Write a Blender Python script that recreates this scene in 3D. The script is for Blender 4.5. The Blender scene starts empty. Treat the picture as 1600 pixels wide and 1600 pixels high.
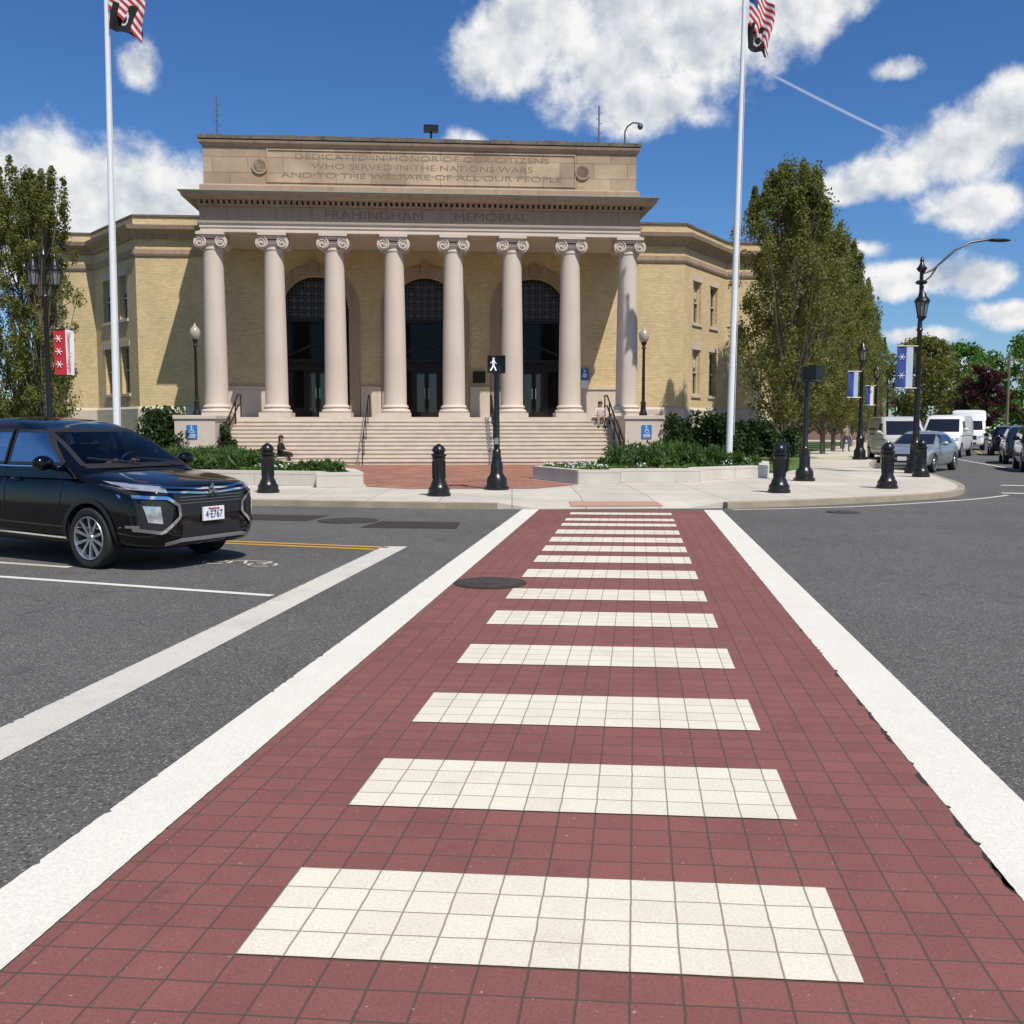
import bpy, bmesh, math, random
import numpy as np
from mathutils import Vector, Matrix
from mathutils.bvhtree import BVHTree
R=random.Random(7)
SC=bpy.context.scene
C=SC.collection
rad=math.radians

# ------------------------------------------------------------------ materials
def new_mat(name):
    m=bpy.data.materials.new(name); m.use_nodes=True
    nt=m.node_tree; b=nt.nodes['Principled BSDF']
    return m,nt,b
def N(nt,t,**k):
    n=nt.nodes.new(t)
    for a,v in k.items(): setattr(n,a,v)
    return n
def mth(nt,op,a,b=None,c=None,clamp=False):
    n=nt.nodes.new('ShaderNodeMath'); n.operation=op; n.use_clamp=clamp
    for i,x in enumerate((a,b,c)):
        if x is None: continue
        if isinstance(x,(int,float)): n.inputs[i].default_value=x
        else: nt.links.new(x,n.inputs[i])
    return n.outputs[0]
def mixc(nt,f,a,b,bt='MIX'):
    n=nt.nodes.new('ShaderNodeMix'); n.data_type='RGBA'; n.blend_type=bt
    for s,x in ((0,f),(6,a),(7,b)):
        if isinstance(x,(int,float)): n.inputs[s].default_value=x
        elif isinstance(x,tuple): n.inputs[s].default_value=(x[0],x[1],x[2],1)
        else: nt.links.new(x,n.inputs[s])
    return n.outputs[2]
def noise(nt,vec,scale,detail=4,rough=.55):
    n=N(nt,'ShaderNodeTexNoise'); n.inputs['Scale'].default_value=scale
    n.inputs['Detail'].default_value=detail; n.inputs['Roughness'].default_value=rough
    if vec is not None: nt.links.new(vec,n.inputs['Vector'])
    return n.outputs[0]
def ramp(nt,f,lo,hi):
    n=N(nt,'ShaderNodeMapRange'); n.inputs[1].default_value=lo; n.inputs[2].default_value=hi
    nt.links.new(f,n.inputs[0]); return n.outputs[0]
def bump(nt,b,h,strength=.3,dist=.01):
    n=N(nt,'ShaderNodeBump'); n.inputs['Strength'].default_value=strength; n.inputs['Distance'].default_value=dist
    nt.links.new(h,n.inputs['Height']); nt.links.new(n.outputs[0],b.inputs['Normal'])
def sc(c,k): return (c[0]*k,c[1]*k,c[2]*k)
def mat(name,col,rough=.7,var=.12,s1=1.5,s2=25,metal=0,bmp=.0,coat=0,spec=.5,emit=None,streak=0):
    m,nt,b=new_mat(name)
    b.inputs['Roughness'].default_value=rough; b.inputs['Metallic'].default_value=metal
    b.inputs['Coat Weight'].default_value=coat; b.inputs['Coat Roughness'].default_value=.03
    b.inputs['Specular IOR Level'].default_value=spec
    if var>0:
        tc=N(nt,'ShaderNodeTexCoord').outputs['Object']
        a=noise(nt,tc,s1,5); c=noise(nt,tc,s2,3)
        f=mth(nt,'ADD',mth(nt,'MULTIPLY',ramp(nt,a,.3,.7),.6),mth(nt,'MULTIPLY',ramp(nt,c,.3,.7),.4))
        out=mixc(nt,f,sc(col,1-var),sc(col,1+var))
        if streak:
            mp=N(nt,'ShaderNodeMapping'); mp.inputs['Scale'].default_value=(3,3,.25); nt.links.new(tc,mp.inputs[0])
            s=ramp(nt,noise(nt,mp.outputs[0],1.5,5),.5,.8)
            out=mixc(nt,mth(nt,'MULTIPLY',s,streak),out,sc(col,.45))
        nt.links.new(out,b.inputs['Base Color'])
        if bmp: bump(nt,b,c,bmp)
    else: b.inputs['Base Color'].default_value=(*col,1)
    return m
def leafmat(name,c1,c2,c3,tw=.35):
    m,nt,b=new_mat(name)
    g=N(nt,'ShaderNodeNewGeometry').outputs['Random Per Island']
    tc=N(nt,'ShaderNodeTexCoord').outputs['Object']
    a=ramp(nt,noise(nt,tc,.8,3),.35,.65)
    col=mixc(nt,a,mixc(nt,g,c1,c2),mixc(nt,g,c2,c3))
    nt.links.new(col,b.inputs['Base Color']); b.inputs['Roughness'].default_value=.55
    b.inputs['Specular IOR Level'].default_value=.3
    tr=N(nt,'ShaderNodeBsdfTranslucent'); nt.links.new(mixc(nt,1.0,col,(1.15,1.2,.55),'MULTIPLY'),tr.inputs[0])
    mx=N(nt,'ShaderNodeMixShader'); mx.inputs[0].default_value=tw
    nt.links.new(b.outputs[0],mx.inputs[1]); nt.links.new(tr.outputs[0],mx.inputs[2])
    nt.links.new(mx.outputs[0],nt.nodes['Material Output'].inputs[0])
    return m
def brickmat(name,c1,c2,mortar,bw,bh,ms,coords='XZ',offset=.5,var=.15,bmp=.3,rough=.85,uv=False):
    m,nt,b=new_mat(name)
    tcn=N(nt,'ShaderNodeTexCoord'); tc=tcn.outputs['UV' if uv else 'Object']
    if coords=='XZ':
        sp=N(nt,'ShaderNodeSeparateXYZ'); nt.links.new(tc,sp.inputs[0])
        cb=N(nt,'ShaderNodeCombineXYZ'); nt.links.new(sp.outputs[0],cb.inputs[0]); nt.links.new(sp.outputs[2],cb.inputs[1]); v=cb.outputs[0]
    else: v=tc
    br=N(nt,'ShaderNodeTexBrick'); br.offset=offset; nt.links.new(v,br.inputs['Vector'])
    br.inputs['Scale'].default_value=1; br.inputs['Brick Width'].default_value=bw; br.inputs['Row Height'].default_value=bh
    br.inputs['Mortar Size'].default_value=ms; br.inputs['Mortar Smooth'].default_value=.2
    br.inputs['Color1'].default_value=(*c1,1); br.inputs['Color2'].default_value=(*c2,1); br.inputs['Mortar'].default_value=(*mortar,1)
    a=ramp(nt,noise(nt,tc,.7,6),.3,.7); f=noise(nt,tc,40,3)
    k=mth(nt,'ADD',mth(nt,'MULTIPLY',a,var*1.4),mth(nt,'MULTIPLY',f,var)); k=mth(nt,'ADD',k,1-var*1.2)
    cb2=N(nt,'ShaderNodeCombineXYZ')
    for i in range(3): nt.links.new(k,cb2.inputs[i])
    col=mixc(nt,1.0,br.outputs[0],cb2.outputs[0],'MULTIPLY')
    nt.links.new(col,b.inputs['Base Color']); b.inputs['Roughness'].default_value=rough
    bump(nt,b,mth(nt,'SUBTRACT',mth(nt,'MULTIPLY',f,.3),br.outputs[1]),bmp,.008)
    return m

M={}
M['brick']=brickmat('yellow_brick',(.69,.53,.29),(.56,.425,.225),(.42,.34,.22),.22,.075,.009)
M['stone']=mat('pale_grey_limestone',(.56,.475,.40),.8,.10,.6,30,bmp=.1,streak=.18)
M['stone2']=mat('brown_limestone',(.37,.27,.195),.85,.16,.5,25,bmp=.1,streak=.65)
M['stone3']=brickmat('attic_stone_blocks',(.47,.345,.23),(.34,.245,.165),(.17,.125,.09),1.5,.66,.012,var=.38,bmp=.15)
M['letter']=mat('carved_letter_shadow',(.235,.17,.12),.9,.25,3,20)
M['ink']=mat('dark_lettering',(.04,.04,.04),.8,.1)
M['copper']=mat('green_copper',(.22,.33,.26),.6,.2)
M['coping']=mat('dark_coping',(.13,.11,.085),.8,.55,1.6,15)
M['step']=mat('granite_step',(.56,.48,.39),.8,.14,2,40,bmp=.1)
M['granite']=mat('pale_granite',(.54,.50,.44),.8,.16,1.5,50,bmp=.15)
M['kerb']=mat('weathered_kerb_granite',(.34,.28,.20),.85,.3,1.8,40,bmp=.2)
M['black']=mat('black_painted_iron',(.010,.010,.010),.32,.2,4,30)
M['bronze']=mat('dark_bronze_frame',(.014,.010,.008),.45,.2,spec=.3)
M['glass']=mat('dark_window_glass',(.012,.014,.017),.04,0,spec=.8)
M['doorglass']=mat('shaded_door_glass',(.006,.007,.008),.08,0,spec=.15)
M['lattice']=mat('grey_lattice_metal',(.10,.11,.13),.5,.1)
M['sash']=mat('cream_window_sash',(.55,.48,.34),.6,.1)
M['white']=mat('white_enamel',(.78,.78,.77),.35,.03)
M['polewhite']=mat('white_flagpole_paint',(.74,.75,.76),.35,.05)
M['blue']=mat('blue_sign_face',(.03,.16,.42),.5,.05)
M['brass']=mat('brass_strip',(.45,.30,.04),.5,.15)
M['bark']=mat('grey_bark',(.15,.12,.09),.9,.35,3,30,bmp=.4)
M['leafA']=leafmat('spring_leaf',(.095,.115,.028),(.165,.185,.048),(.27,.235,.085),.42)
M['leafB']=leafmat('dark_shrub_leaf',(.018,.038,.010),(.035,.065,.018),(.07,.10,.03))
M['leafC']=leafmat('fresh_green_leaf',(.05,.12,.02),(.09,.18,.03),(.15,.25,.05))
M['leafG']=leafmat('ground_plant_leaf',(.03,.07,.015),(.06,.12,.025),(.12,.19,.05))
M['leafP']=leafmat('purple_leaf',(.03,.008,.012),(.05,.015,.02),(.08,.03,.03))
M['tyre']=mat('black_rubber',(.016,.016,.016),.8,.15)
M['chrome']=mat('chrome_trim',(.75,.76,.78),.12,0,metal=1)
M['alloy']=mat('machined_alloy',(.55,.56,.58),.3,.05,metal=.9)
M['carblack']=mat('black_car_paint',(.0025,.0025,.003),.08,0,coat=.3,spec=.35)
M['carsilver']=mat('silver_car_paint',(.42,.44,.46),.3,0,metal=.6,coat=.6)
M['carwhite']=mat('white_car_paint',(.75,.75,.74),.3,0,coat=.6)
M['cargrey']=mat('pale_grey_van_paint',(.48,.48,.46),.35,.03,coat=.4)
M['carblue']=mat('dark_blue_car_paint',(.01,.015,.03),.22,0,coat=1)
M['plastic']=mat('black_plastic_trim',(.014,.014,.014),.55,.1)
M['lamp']=mat('headlamp_lens',(.50,.52,.55),.07,.45,9,14,metal=.55,spec=.8)
M['lampdk']=mat('smoked_headlamp',(.10,.11,.12),.08,0,spec=.8)
M['globe']=mat('frosted_globe_glass',(.36,.32,.25),.3,.05)
M['lglass']=mat('lantern_glass',(.17,.18,.19),.15,.05)
M['skin']=mat('skin',(.45,.27,.19),.6,.05)
M['pink']=mat('pale_pink_cloth',(.66,.50,.50),.85,.06)
M['dark']=mat('black_cloth',(.012,.012,.014),.9,.1)
M['denim']=mat('blue_denim',(.06,.08,.13),.9,.1)
M['khaki']=mat('khaki_cloth',(.3,.25,.18),.9,.1)
M['hair']=mat('dark_hair',(.02,.014,.01),.7,.1)
M['red']=mat('red_fabric',(.45,.02,.03),.8,.06)
M['navy']=mat('navy_fabric',(.03,.06,.22),.8,.06)
M['paleblue']=mat('pale_blue_fabric',(.42,.50,.62),.8,.06)
M['flagwhite']=mat('white_fabric',(.72,.72,.72),.8,.04)
M['soil']=mat('dark_mulch',(.05,.035,.022),.95,.4,4,40,bmp=.5)
M['amber']=mat('blue_plate_ink',(.03,.05,.25),.6,0)
M['rust']=mat('cast_iron_cover',(.07,.06,.052),.55,.35,6,60,metal=.3,bmp=.3)
M['patch']=mat('dark_utility_patch',(.035,.026,.022),.8,.3,5,40,bmp=.2)
M['redbrick']=brickmat('red_shop_brick',(.22,.08,.05),(.17,.06,.04),(.25,.2,.17),.22,.075,.01)
M['siding']=mat('cream_siding',(.5,.47,.4),.8,.1)
M['seat']=mat('charcoal_seat_fabric',(.03,.03,.032),.9,.2)
m,nt,b=new_mat('clear_car_glass'); nt.nodes.remove(b)
tr=N(nt,'ShaderNodeBsdfTransparent'); tr.inputs[0].default_value=(.50,.54,.53,1)
gs=N(nt,'ShaderNodeBsdfGlossy'); gs.inputs['Roughness'].default_value=.01
fr=N(nt,'ShaderNodeFresnel'); fr.inputs[0].default_value=1.5
mx=N(nt,'ShaderNodeMixShader'); nt.links.new(mth(nt,'MULTIPLY',fr.outputs[0],.9,clamp=True),mx.inputs[0]); nt.links.new(tr.outputs[0],mx.inputs[1]); nt.links.new(gs.outputs[0],mx.inputs[2])
nt.links.new(mx.outputs[0],nt.nodes['Material Output'].inputs[0]); M['carglass']=m

def asphalt():
    m,nt,b=new_mat('asphalt')
    tc=N(nt,'ShaderNodeTexCoord').outputs['Object']
    sp=noise(nt,tc,55,4,.8); big=ramp(nt,noise(nt,tc,.35,6),.3,.7); mid=noise(nt,tc,2.2,6,.6)
    vo=N(nt,'ShaderNodeTexVoronoi'); vo.inputs['Scale'].default_value=52; nt.links.new(tc,vo.inputs['Vector'])
    f=mth(nt,'MULTIPLY',ramp(nt,sp,.38,.64),.62)
    f=mth(nt,'ADD',f,mth(nt,'MULTIPLY',big,.22)); f=mth(nt,'ADD',f,mth(nt,'MULTIPLY',mid,.2))
    col=mixc(nt,f,(.030,.029,.027),(.165,.158,.148))
    sepc=N(nt,'ShaderNodeSeparateColor'); nt.links.new(vo.outputs['Color'],sepc.inputs[0])
    ch=mth(nt,'MULTIPLY',mth(nt,'LESS_THAN',vo.outputs['Distance'],.36),mth(nt,'GREATER_THAN',sepc.outputs[0],.72))
    col=mixc(nt,mth(nt,'MULTIPLY',ch,.75),col,(.30,.28,.25))
    dk=mth(nt,'MULTIPLY',mth(nt,'LESS_THAN',vo.outputs['Distance'],.42),mth(nt,'LESS_THAN',sepc.outputs[0],.25))
    col=mixc(nt,mth(nt,'MULTIPLY',dk,.75),col,(.014,.014,.013))
    st=ramp(nt,noise(nt,tc,1.3,7,.65),.60,.72)
    col=mixc(nt,mth(nt,'MULTIPLY',st,.4),col,(.025,.025,.025))
    sp2=ramp(nt,noise(nt,tc,5.5,3,.5),.70,.74)
    col=mixc(nt,mth(nt,'MULTIPLY',sp2,.5),col,(.02,.02,.02))
    v2=N(nt,'ShaderNodeTexVoronoi'); v2.feature='DISTANCE_TO_EDGE'; v2.inputs['Scale'].default_value=.16
    mp=N(nt,'ShaderNodeVectorMath'); mp.operation='ADD'
    nn=N(nt,'ShaderNodeTexNoise'); nn.inputs['Scale'].default_value=1.2; nn.inputs['Detail'].default_value=6; nt.links.new(tc,nn.inputs['Vector'])
    nt.links.new(tc,mp.inputs[0]); nt.links.new(nn.outputs['Color'],mp.inputs[1]); nt.links.new(mp.outputs[0],v2.inputs['Vector'])
    cr=mth(nt,'LESS_THAN',v2.outputs['Distance'],.0011)
    col=mixc(nt,mth(nt,'MULTIPLY',cr,.45),col,(.02,.02,.02))
    nt.links.new(col,b.inputs['Base Color']); b.inputs['Roughness'].default_value=.9
    bump(nt,b,sp,.6,.008); return m
M['asphalt']=asphalt()
def roadpaint(name,col,wear=.5,grid=False,chip=None):
    m,nt,b=new_mat(name)
    tcn=N(nt,'ShaderNodeTexCoord'); tc=tcn.outputs['UV' if grid else 'Object']
    fine=noise(nt,tc,85,3,.8); mid=noise(nt,tc,1.4,8,.7); big=noise(nt,tc,.45,5,.6)
    isred=col[1]<.2
    c=mixc(nt,ramp(nt,fine,.30,.60),sc(col,.66 if isred else .80),sc(col,1.06))
    c=mixc(nt,mth(nt,'MULTIPLY',ramp(nt,mid,.5,.8),wear),c,sc(col,.5))
    c=mixc(nt,mth(nt,'MULTIPLY',ramp(nt,big,.42,.68),wear*.55),c,(sc(col,1.35) if isred else sc(col,.8)))
    if isred or wear>.5: pit=mth(nt,'LESS_THAN',fine,.36); c=mixc(nt,mth(nt,'MULTIPLY',pit,.4),c,(.12,.10,.08))
    b.inputs['Roughness'].default_value=.75; h=fine
    if grid:
        nz=N(nt,'ShaderNodeTexNoise'); nz.inputs['Scale'].default_value=9; nt.links.new(tc,nz.inputs['Vector'])
        o1=N(nt,'ShaderNodeVectorMath',operation='SCALE'); nt.links.new(nz.outputs['Color'],o1.inputs[0]); o1.inputs['Scale'].default_value=.008
        o2=N(nt,'ShaderNodeVectorMath',operation='ADD'); nt.links.new(tc,o2.inputs[0]); nt.links.new(o1.outputs[0],o2.inputs[1])
        o3=N(nt,'ShaderNodeVectorMath',operation='SUBTRACT'); nt.links.new(o2.outputs[0],o3.inputs[0]); o3.inputs[1].default_value=(.004,.004,0)
        br=N(nt,'ShaderNodeTexBrick'); br.offset=0; nt.links.new(o3.outputs[0],br.inputs['Vector']); br.inputs['Scale'].default_value=1
        br.inputs['Brick Width'].default_value=.1535; br.inputs['Row Height'].default_value=.1535
        br.inputs['Mortar Size'].default_value=.0046 if isred else .0038; br.inputs['Mortar Smooth'].default_value=.4
        br.inputs['Color1'].default_value=(1,1,1,1); br.inputs['Color2'].default_value=(.86,.86,.85,1) if isred else (.93,.92,.90,1)
        c=mixc(nt,1.0,c,br.outputs[0],'MULTIPLY')
        g=(.095,.066,.044) if isred else (.36,.30,.19)
        c=mixc(nt,mth(nt,'MULTIPLY',br.outputs[1],.95 if isred else .8),c,g)
        h=mth(nt,'SUBTRACT',mth(nt,'MULTIPLY',fine,.4),br.outputs[1])
        if isred:
            st=ramp(nt,noise(nt,tc,2.6,7,.7),.60,.72); c=mixc(nt,mth(nt,'MULTIPLY',st,.5),c,(.07,.042,.034))
            wsp=mth(nt,'GREATER_THAN',noise(nt,tc,48,2,.5),.72); c=mixc(nt,mth(nt,'MULTIPLY',wsp,.6),c,(.45,.36,.31))
        else:
            st=ramp(nt,noise(nt,tc,2.2,7,.7),.58,.74); c=mixc(nt,mth(nt,'MULTIPLY',st,.3),c,(.34,.29,.21))
    nt.links.new(c,b.inputs['Base Color']); bump(nt,b,h,.5,.005); return m
M['linewhite']=roadpaint('white_road_paint',(.71,.68,.60),.22)
M['linewhite_worn']=roadpaint('worn_white_road_paint',(.60,.57,.50),.8)
M['lineyellow']=roadpaint('yellow_road_paint',(.62,.33,.03),.4)
M['tilered']=roadpaint('red_stamped_paving',(.235,.086,.070),.55,True)
M['tilewhite']=roadpaint('white_stamped_paving',(.73,.675,.555),.28,True)
M['walk']=brickmat('concrete_pavement',(.55,.50,.42),(.49,.445,.37),(.25,.22,.17),1.5,1.5,.012,coords='XY',offset=0,var=.16,bmp=.2)
M['plaza']=brickmat('red_plaza_brick',(.36,.15,.09),(.24,.09,.06),(.26,.2,.15),.42,.2,.012,coords='XY',var=.3)
M['pad']=mat('tactile_pad',(.42,.25,.18),.85,.12,3,60,bmp=.4)
M['grass']=mat('mown_grass',(.075,.13,.025),.95,.35,1.5,60,bmp=.6)
M['field']=mat('distant_ground',(.08,.11,.04),.95,.3,.02,1)

# ------------------------------------------------------------------ mesh builder
class MB:
    def __init__(s): s.v=[];s.f=[];s.m=[]
    def add(s,vs,fs,mi=0):
        o=len(s.v); s.v+=[tuple(v) for v in vs]; s.f+=[tuple(i+o for i in f) for f in fs]; s.m+=[mi]*len(fs); return s
    def box(s,x0,x1,y0,y1,z0,z1,mi=0):
        vs=[(x,y,z) for z in (z0,z1) for (x,y) in ((x0,y0),(x1,y0),(x1,y1),(x0,y1))]
        return s.add(vs,[(3,2,1,0),(4,5,6,7),(0,1,5,4),(1,2,6,5),(2,3,7,6),(3,0,4,7)],mi)
    def lathe(s,prof,seg=20,c=(0,0,0),mi=0,axis='z',ph=0,cap=True):
        vs=[];n=len(prof)
        for r,z in prof:
            for k in range(seg):
                a=2*math.pi*k/seg+ph; x,y=r*math.cos(a),r*math.sin(a)
                p=(x,y,z) if axis=='z' else ((x,z,y) if axis=='y' else (z,x,y))
                vs.append((p[0]+c[0],p[1]+c[1],p[2]+c[2]))
        fs=[(i*seg+k,i*seg+(k+1)%seg,(i+1)*seg+(k+1)%seg,(i+1)*seg+k) for i in range(n-1) for k in range(seg)]
        if cap: fs.append(tuple(range(seg))[::-1]); fs.append(tuple((n-1)*seg+k for k in range(seg)))
        return s.add(vs,fs,mi)
    def tube(s,path,r,seg=8,mi=0):
        P=[Vector(p) for p in path]; n=len(P); rs=r if isinstance(r,(list,tuple)) else [r]*n
        vs=[]; up=None
        for i,p in enumerate(P):
            d=(P[min(i+1,n-1)]-P[max(i-1,0)]).normalized()
            if up is None: up=Vector((0,0,1)) if abs(d.z)<.9 else Vector((1,0,0))
            a=d.cross(up).normalized(); b=a.cross(d).normalized(); up=b
            for k in range(seg):
                t=2*math.pi*k/seg; vs.append(p+(a*math.cos(t)+b*math.sin(t))*rs[i])
        fs=[(i*seg+k,i*seg+(k+1)%seg,(i+1)*seg+(k+1)%seg,(i+1)*seg+k) for i in range(n-1) for k in range(seg)]
        fs.append(tuple(range(seg))[::-1]); fs.append(tuple((n-1)*seg+k for k in range(seg)))
        return s.add(vs,fs,mi)
    def prism(s,poly,z0,z1,mi=0,mt=None):
        n=len(poly); vs=[(x,y,z0) for x,y in poly]+[(x,y,z1) for x,y in poly]
        s.add(vs,[tuple(range(n))[::-1]]+[(i,(i+1)%n,n+(i+1)%n,n+i) for i in range(n)],mi)
        return s.add([(x,y,z1) for x,y in poly],[tuple(range(n))],mi if mt is None else mt)
    def ell(s,c,r,seg=12,ring=8,mi=0):
        prof=[(max(.001,math.sin(math.pi*i/ring)),-math.cos(math.pi*i/ring)) for i in range(ring+1)]
        t=MB().lathe(prof,seg)
        s.add([(v[0]*r[0]+c[0],v[1]*r[1]+c[1],v[2]*r[2]+c[2]) for v in t.v],t.f,mi); return s
    def join(s,o): return s.add(o.v,o.f,0)
    def obj(s,name,mats,parent=None,loc=(0,0,0),rot=(0,0,0),smooth=False,bevel=0,recalc=True,uv=None,label=None):
        me=bpy.data.meshes.new(name); me.from_pydata(s.v,[],s.f); me.validate()
        for mm in (mats if isinstance(mats,(list,tuple)) else [mats]): me.materials.append(mm)
        if len(s.m)==len(me.polygons): me.polygons.foreach_set('material_index',s.m)
        if recalc:
            bm=bmesh.new(); bm.from_mesh(me); bmesh.ops.recalc_face_normals(bm,faces=bm.faces[:]); bm.to_mesh(me); bm.free()
        if uv:
            l=me.uv_layers.new(name='UVMap')
            for p in me.polygons:
                for li in p.loop_indices: l.data[li].uv=uv[me.loops[li].vertex_index]
        if smooth:
            me.shade_smooth(); me.set_sharp_from_angle(angle=rad(38))
        o=bpy.data.objects.new(name,me); C.objects.link(o)
        o.location=loc; o.rotation_euler=rot
        if parent: o.parent=parent
        if bevel:
            b=o.modifiers.new('Bevel','BEVEL'); b.width=bevel; b.segments=2; b.limit_method='ANGLE'
        if label: o['label']=label
        return o
def empty(name,loc,rotz=0,label='',cat='',group=None,rot=None):
    o=bpy.data.objects.new(name,None); o.empty_display_size=.3; C.objects.link(o); o.location=loc
    o.rotation_euler=rot if rot else (0,0,rotz)
    o['label']=label;o['category']=cat
    if group:o['group']=group
    return o
def tag(o,label,cat,group=None,kind=None):
    o['label']=label;o['category']=cat
    if group:o['group']=group
    if kind:o['kind']=kind
    return o
def structure(o,label='',cat=''):
    o['kind']='structure'
    if label:o['label']=label
    o['category']=cat or o.name.split('.')[0].replace('_',' ')
    return o
KIDS={}
def copy_thing(root,loc,rotz=0,scale=1,label=None):
    r=root.copy(); C.objects.link(r); r.location=loc; r.rotation_euler=(0,0,rotz); r.scale=(scale,)*3
    if label: r['label']=label
    def rec(src,dst):
        for ch in [o for o in KIDS.get(src.name,[])]:
            c=ch.copy(); C.objects.link(c); c.parent=dst; rec(ch,c)
    rec(root,r); return r
def snapshot():
    KIDS.clear()
    for o in bpy.data.objects:
        if o.parent: KIDS.setdefault(o.parent.name,[]).append(o)
def text(name,body,size,m,parent,loc,rot,depth=.01,width=None,align='CENTER',label=None):
    cu=bpy.data.curves.new(name,'FONT'); cu.body=body; cu.size=size; cu.extrude=depth; cu.align_x=align; cu.align_y='CENTER'
    t=bpy.data.objects.new('tmp_text',cu); C.objects.link(t)
    dg=bpy.context.evaluated_depsgraph_get(); me=bpy.data.meshes.new_from_object(t.evaluated_get(dg))
    bpy.data.objects.remove(t)
    if width and len(me.vertices):
        xs=[v.co.x for v in me.vertices]; k=width/(max(xs)-min(xs))
        for v in me.vertices: v.co.x*=k
    me.materials.clear(); me.materials.append(m)
    o=bpy.data.objects.new(name,me); C.objects.link(o); o.location=loc; o.rotation_euler=rot
    if parent:o.parent=parent
    if label:o['label']=label
    return o

# ------------------------------------------------------------------ camera
cam=bpy.data.cameras.new('camera'); co=bpy.data.objects.new('camera',cam); C.objects.link(co)
co.location=(0,0,1.65); co.rotation_euler=(rad(90-4.94),0,0); cam.sensor_width=36; cam.lens=34.65; cam.clip_end=6000; cam.clip_start=.05
SC.camera=co

# ------------------------------------------------------------------ light
EL=rad(56); AZ=rad(149)
sd=Vector((math.sin(AZ)*math.cos(EL),math.cos(AZ)*math.cos(EL),math.sin(EL)))
L=bpy.data.lights.new('sun','SUN'); L.energy=4.9; L.angle=rad(.5); L.color=(1,.945,.85)
lo=bpy.data.objects.new('sun',L); C.objects.link(lo); lo.rotation_euler=sd.to_track_quat('Z','Y').to_euler(); lo.location=(20,-30,60)
W=bpy.data.worlds.new('World'); SC.world=W; W.use_nodes=True; nt=W.node_tree; nt.nodes.clear()
out=N(nt,'ShaderNodeOutputWorld'); sky=N(nt,'ShaderNodeTexSky',sky_type='NISHITA'); sky.sun_disc=False
sky.sun_elevation=EL; sky.sun_rotation=AZ; sky.air_density=1.0; sky.dust_density=.3; sky.ozone_density=2.0; sky.altitude=50
hs=N(nt,'ShaderNodeHueSaturation'); hs.inputs['Saturation'].default_value=1.2; nt.links.new(sky.outputs[0],hs.inputs['Color'])
skc=mixc(nt,1.0,hs.outputs[0],(.74,.96,1.27),'MULTIPLY')
bg=N(nt,'ShaderNodeBackground'); bg.inputs[1].default_value=.085; nt.links.new(skc,bg.inputs[0])
tc=N(nt,'ShaderNodeTexCoord').outputs['Generated']
sp=N(nt,'ShaderNodeSeparateXYZ'); nt.links.new(tc,sp.inputs[0])
az=mth(nt,'MULTIPLY',mth(nt,'ARCTAN2',sp.outputs[0],sp.outputs[1]),57.2958)
el=mth(nt,'MULTIPLY',mth(nt,'ARCSINE',sp.outputs[2]),57.2958)
cb=N(nt,'ShaderNodeCombineXYZ'); nt.links.new(az,cb.inputs[0]); nt.links.new(el,cb.inputs[1])
P0=cb.outputs[0]
blobs=[(-.6,20.0,3.6,2.4,1),(1.8,21.6,4.4,2.8,1),(5.4,19.4,4.6,3.0,1),(7.6,17.4,4.2,1.8,1),(11.2,20.3,5,2.7,1),(15.2,21.4,4,1.9,1),(17.4,22,3,1.6,1),(7,22,6,3,1),
(-23,12.3,5.2,3.0,1),(-19.3,12,3.8,2.6,1),(-25.5,12.8,3,2.1,1),(-22,10.2,7,2.4,1),(-16.8,10.5,2.2,1.8,1),(-20,18.1,1.3,1.3,.85),
(23.8,14.0,3.8,2.1,1),(26.3,15.4,2.8,2.2,1),(20.6,13.1,3.4,1.3,1),(18.3,12.5,2.0,.9,1),(24.5,11.3,3.0,1.3,1),(22,7.8,3.6,1.1,1),(25,7.6,2.2,1.0,1),(26.7,5.8,2.0,.8,1),(21.7,4.8,2.8,.6,.9),(24,3,4.5,.6,.8),
(20.5,18,1.6,.6,.62),(-2.6,15.6,1.6,.8,.7),(-26,8.2,3,1,.9),(19.5,9.5,2,.6,.7),
(-60,25,18,8,1),(70,20,20,9,1),(140,35,20,12,1),(-120,30,25,10,1),(180,22,20,8,1)]
field=None
for a0,e0,ra,re,w in blobs:
    v1=N(nt,'ShaderNodeVectorMath',operation='SUBTRACT'); nt.links.new(P0,v1.inputs[0]); v1.inputs[1].default_value=(a0,e0,0)
    v2=N(nt,'ShaderNodeVectorMath',operation='MULTIPLY'); nt.links.new(v1.outputs[0],v2.inputs[0]); v2.inputs[1].default_value=(1/ra,1/re,1)
    v3=N(nt,'ShaderNodeVectorMath',operation='LENGTH'); nt.links.new(v2.outputs[0],v3.inputs[0])
    d=mth(nt,'MULTIPLY',mth(nt,'SUBTRACT',1.0,v3.outputs[1]),w)
    if w<1: d=mth(nt,'SUBTRACT',d,(1-w)*.35)
    field=d if field is None else mth(nt,'SMOOTH_MAX',field,d,.3)
def wn(off,scale,detail,rough=.6):
    v=N(nt,'ShaderNodeVectorMath',operation='ADD'); nt.links.new(P0,v.inputs[0]); v.inputs[1].default_value=off
    return noise(nt,v.outputs[0],scale,detail,rough)
n1=wn((0,0,0),.34,13,.60); n1b=wn((.7,1.0,0),.34,6,.55)
dens=mth(nt,'ADD',field,mth(nt,'MULTIPLY',mth(nt,'SUBTRACT',n1,.5),1.7))
mr=N(nt,'ShaderNodeMapRange',interpolation_type='SMOOTHSTEP'); nt.links.new(dens,mr.inputs[0]); mr.inputs[1].default_value=-.12; mr.inputs[2].default_value=.50
mask=mr.outputs[0]
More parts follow.
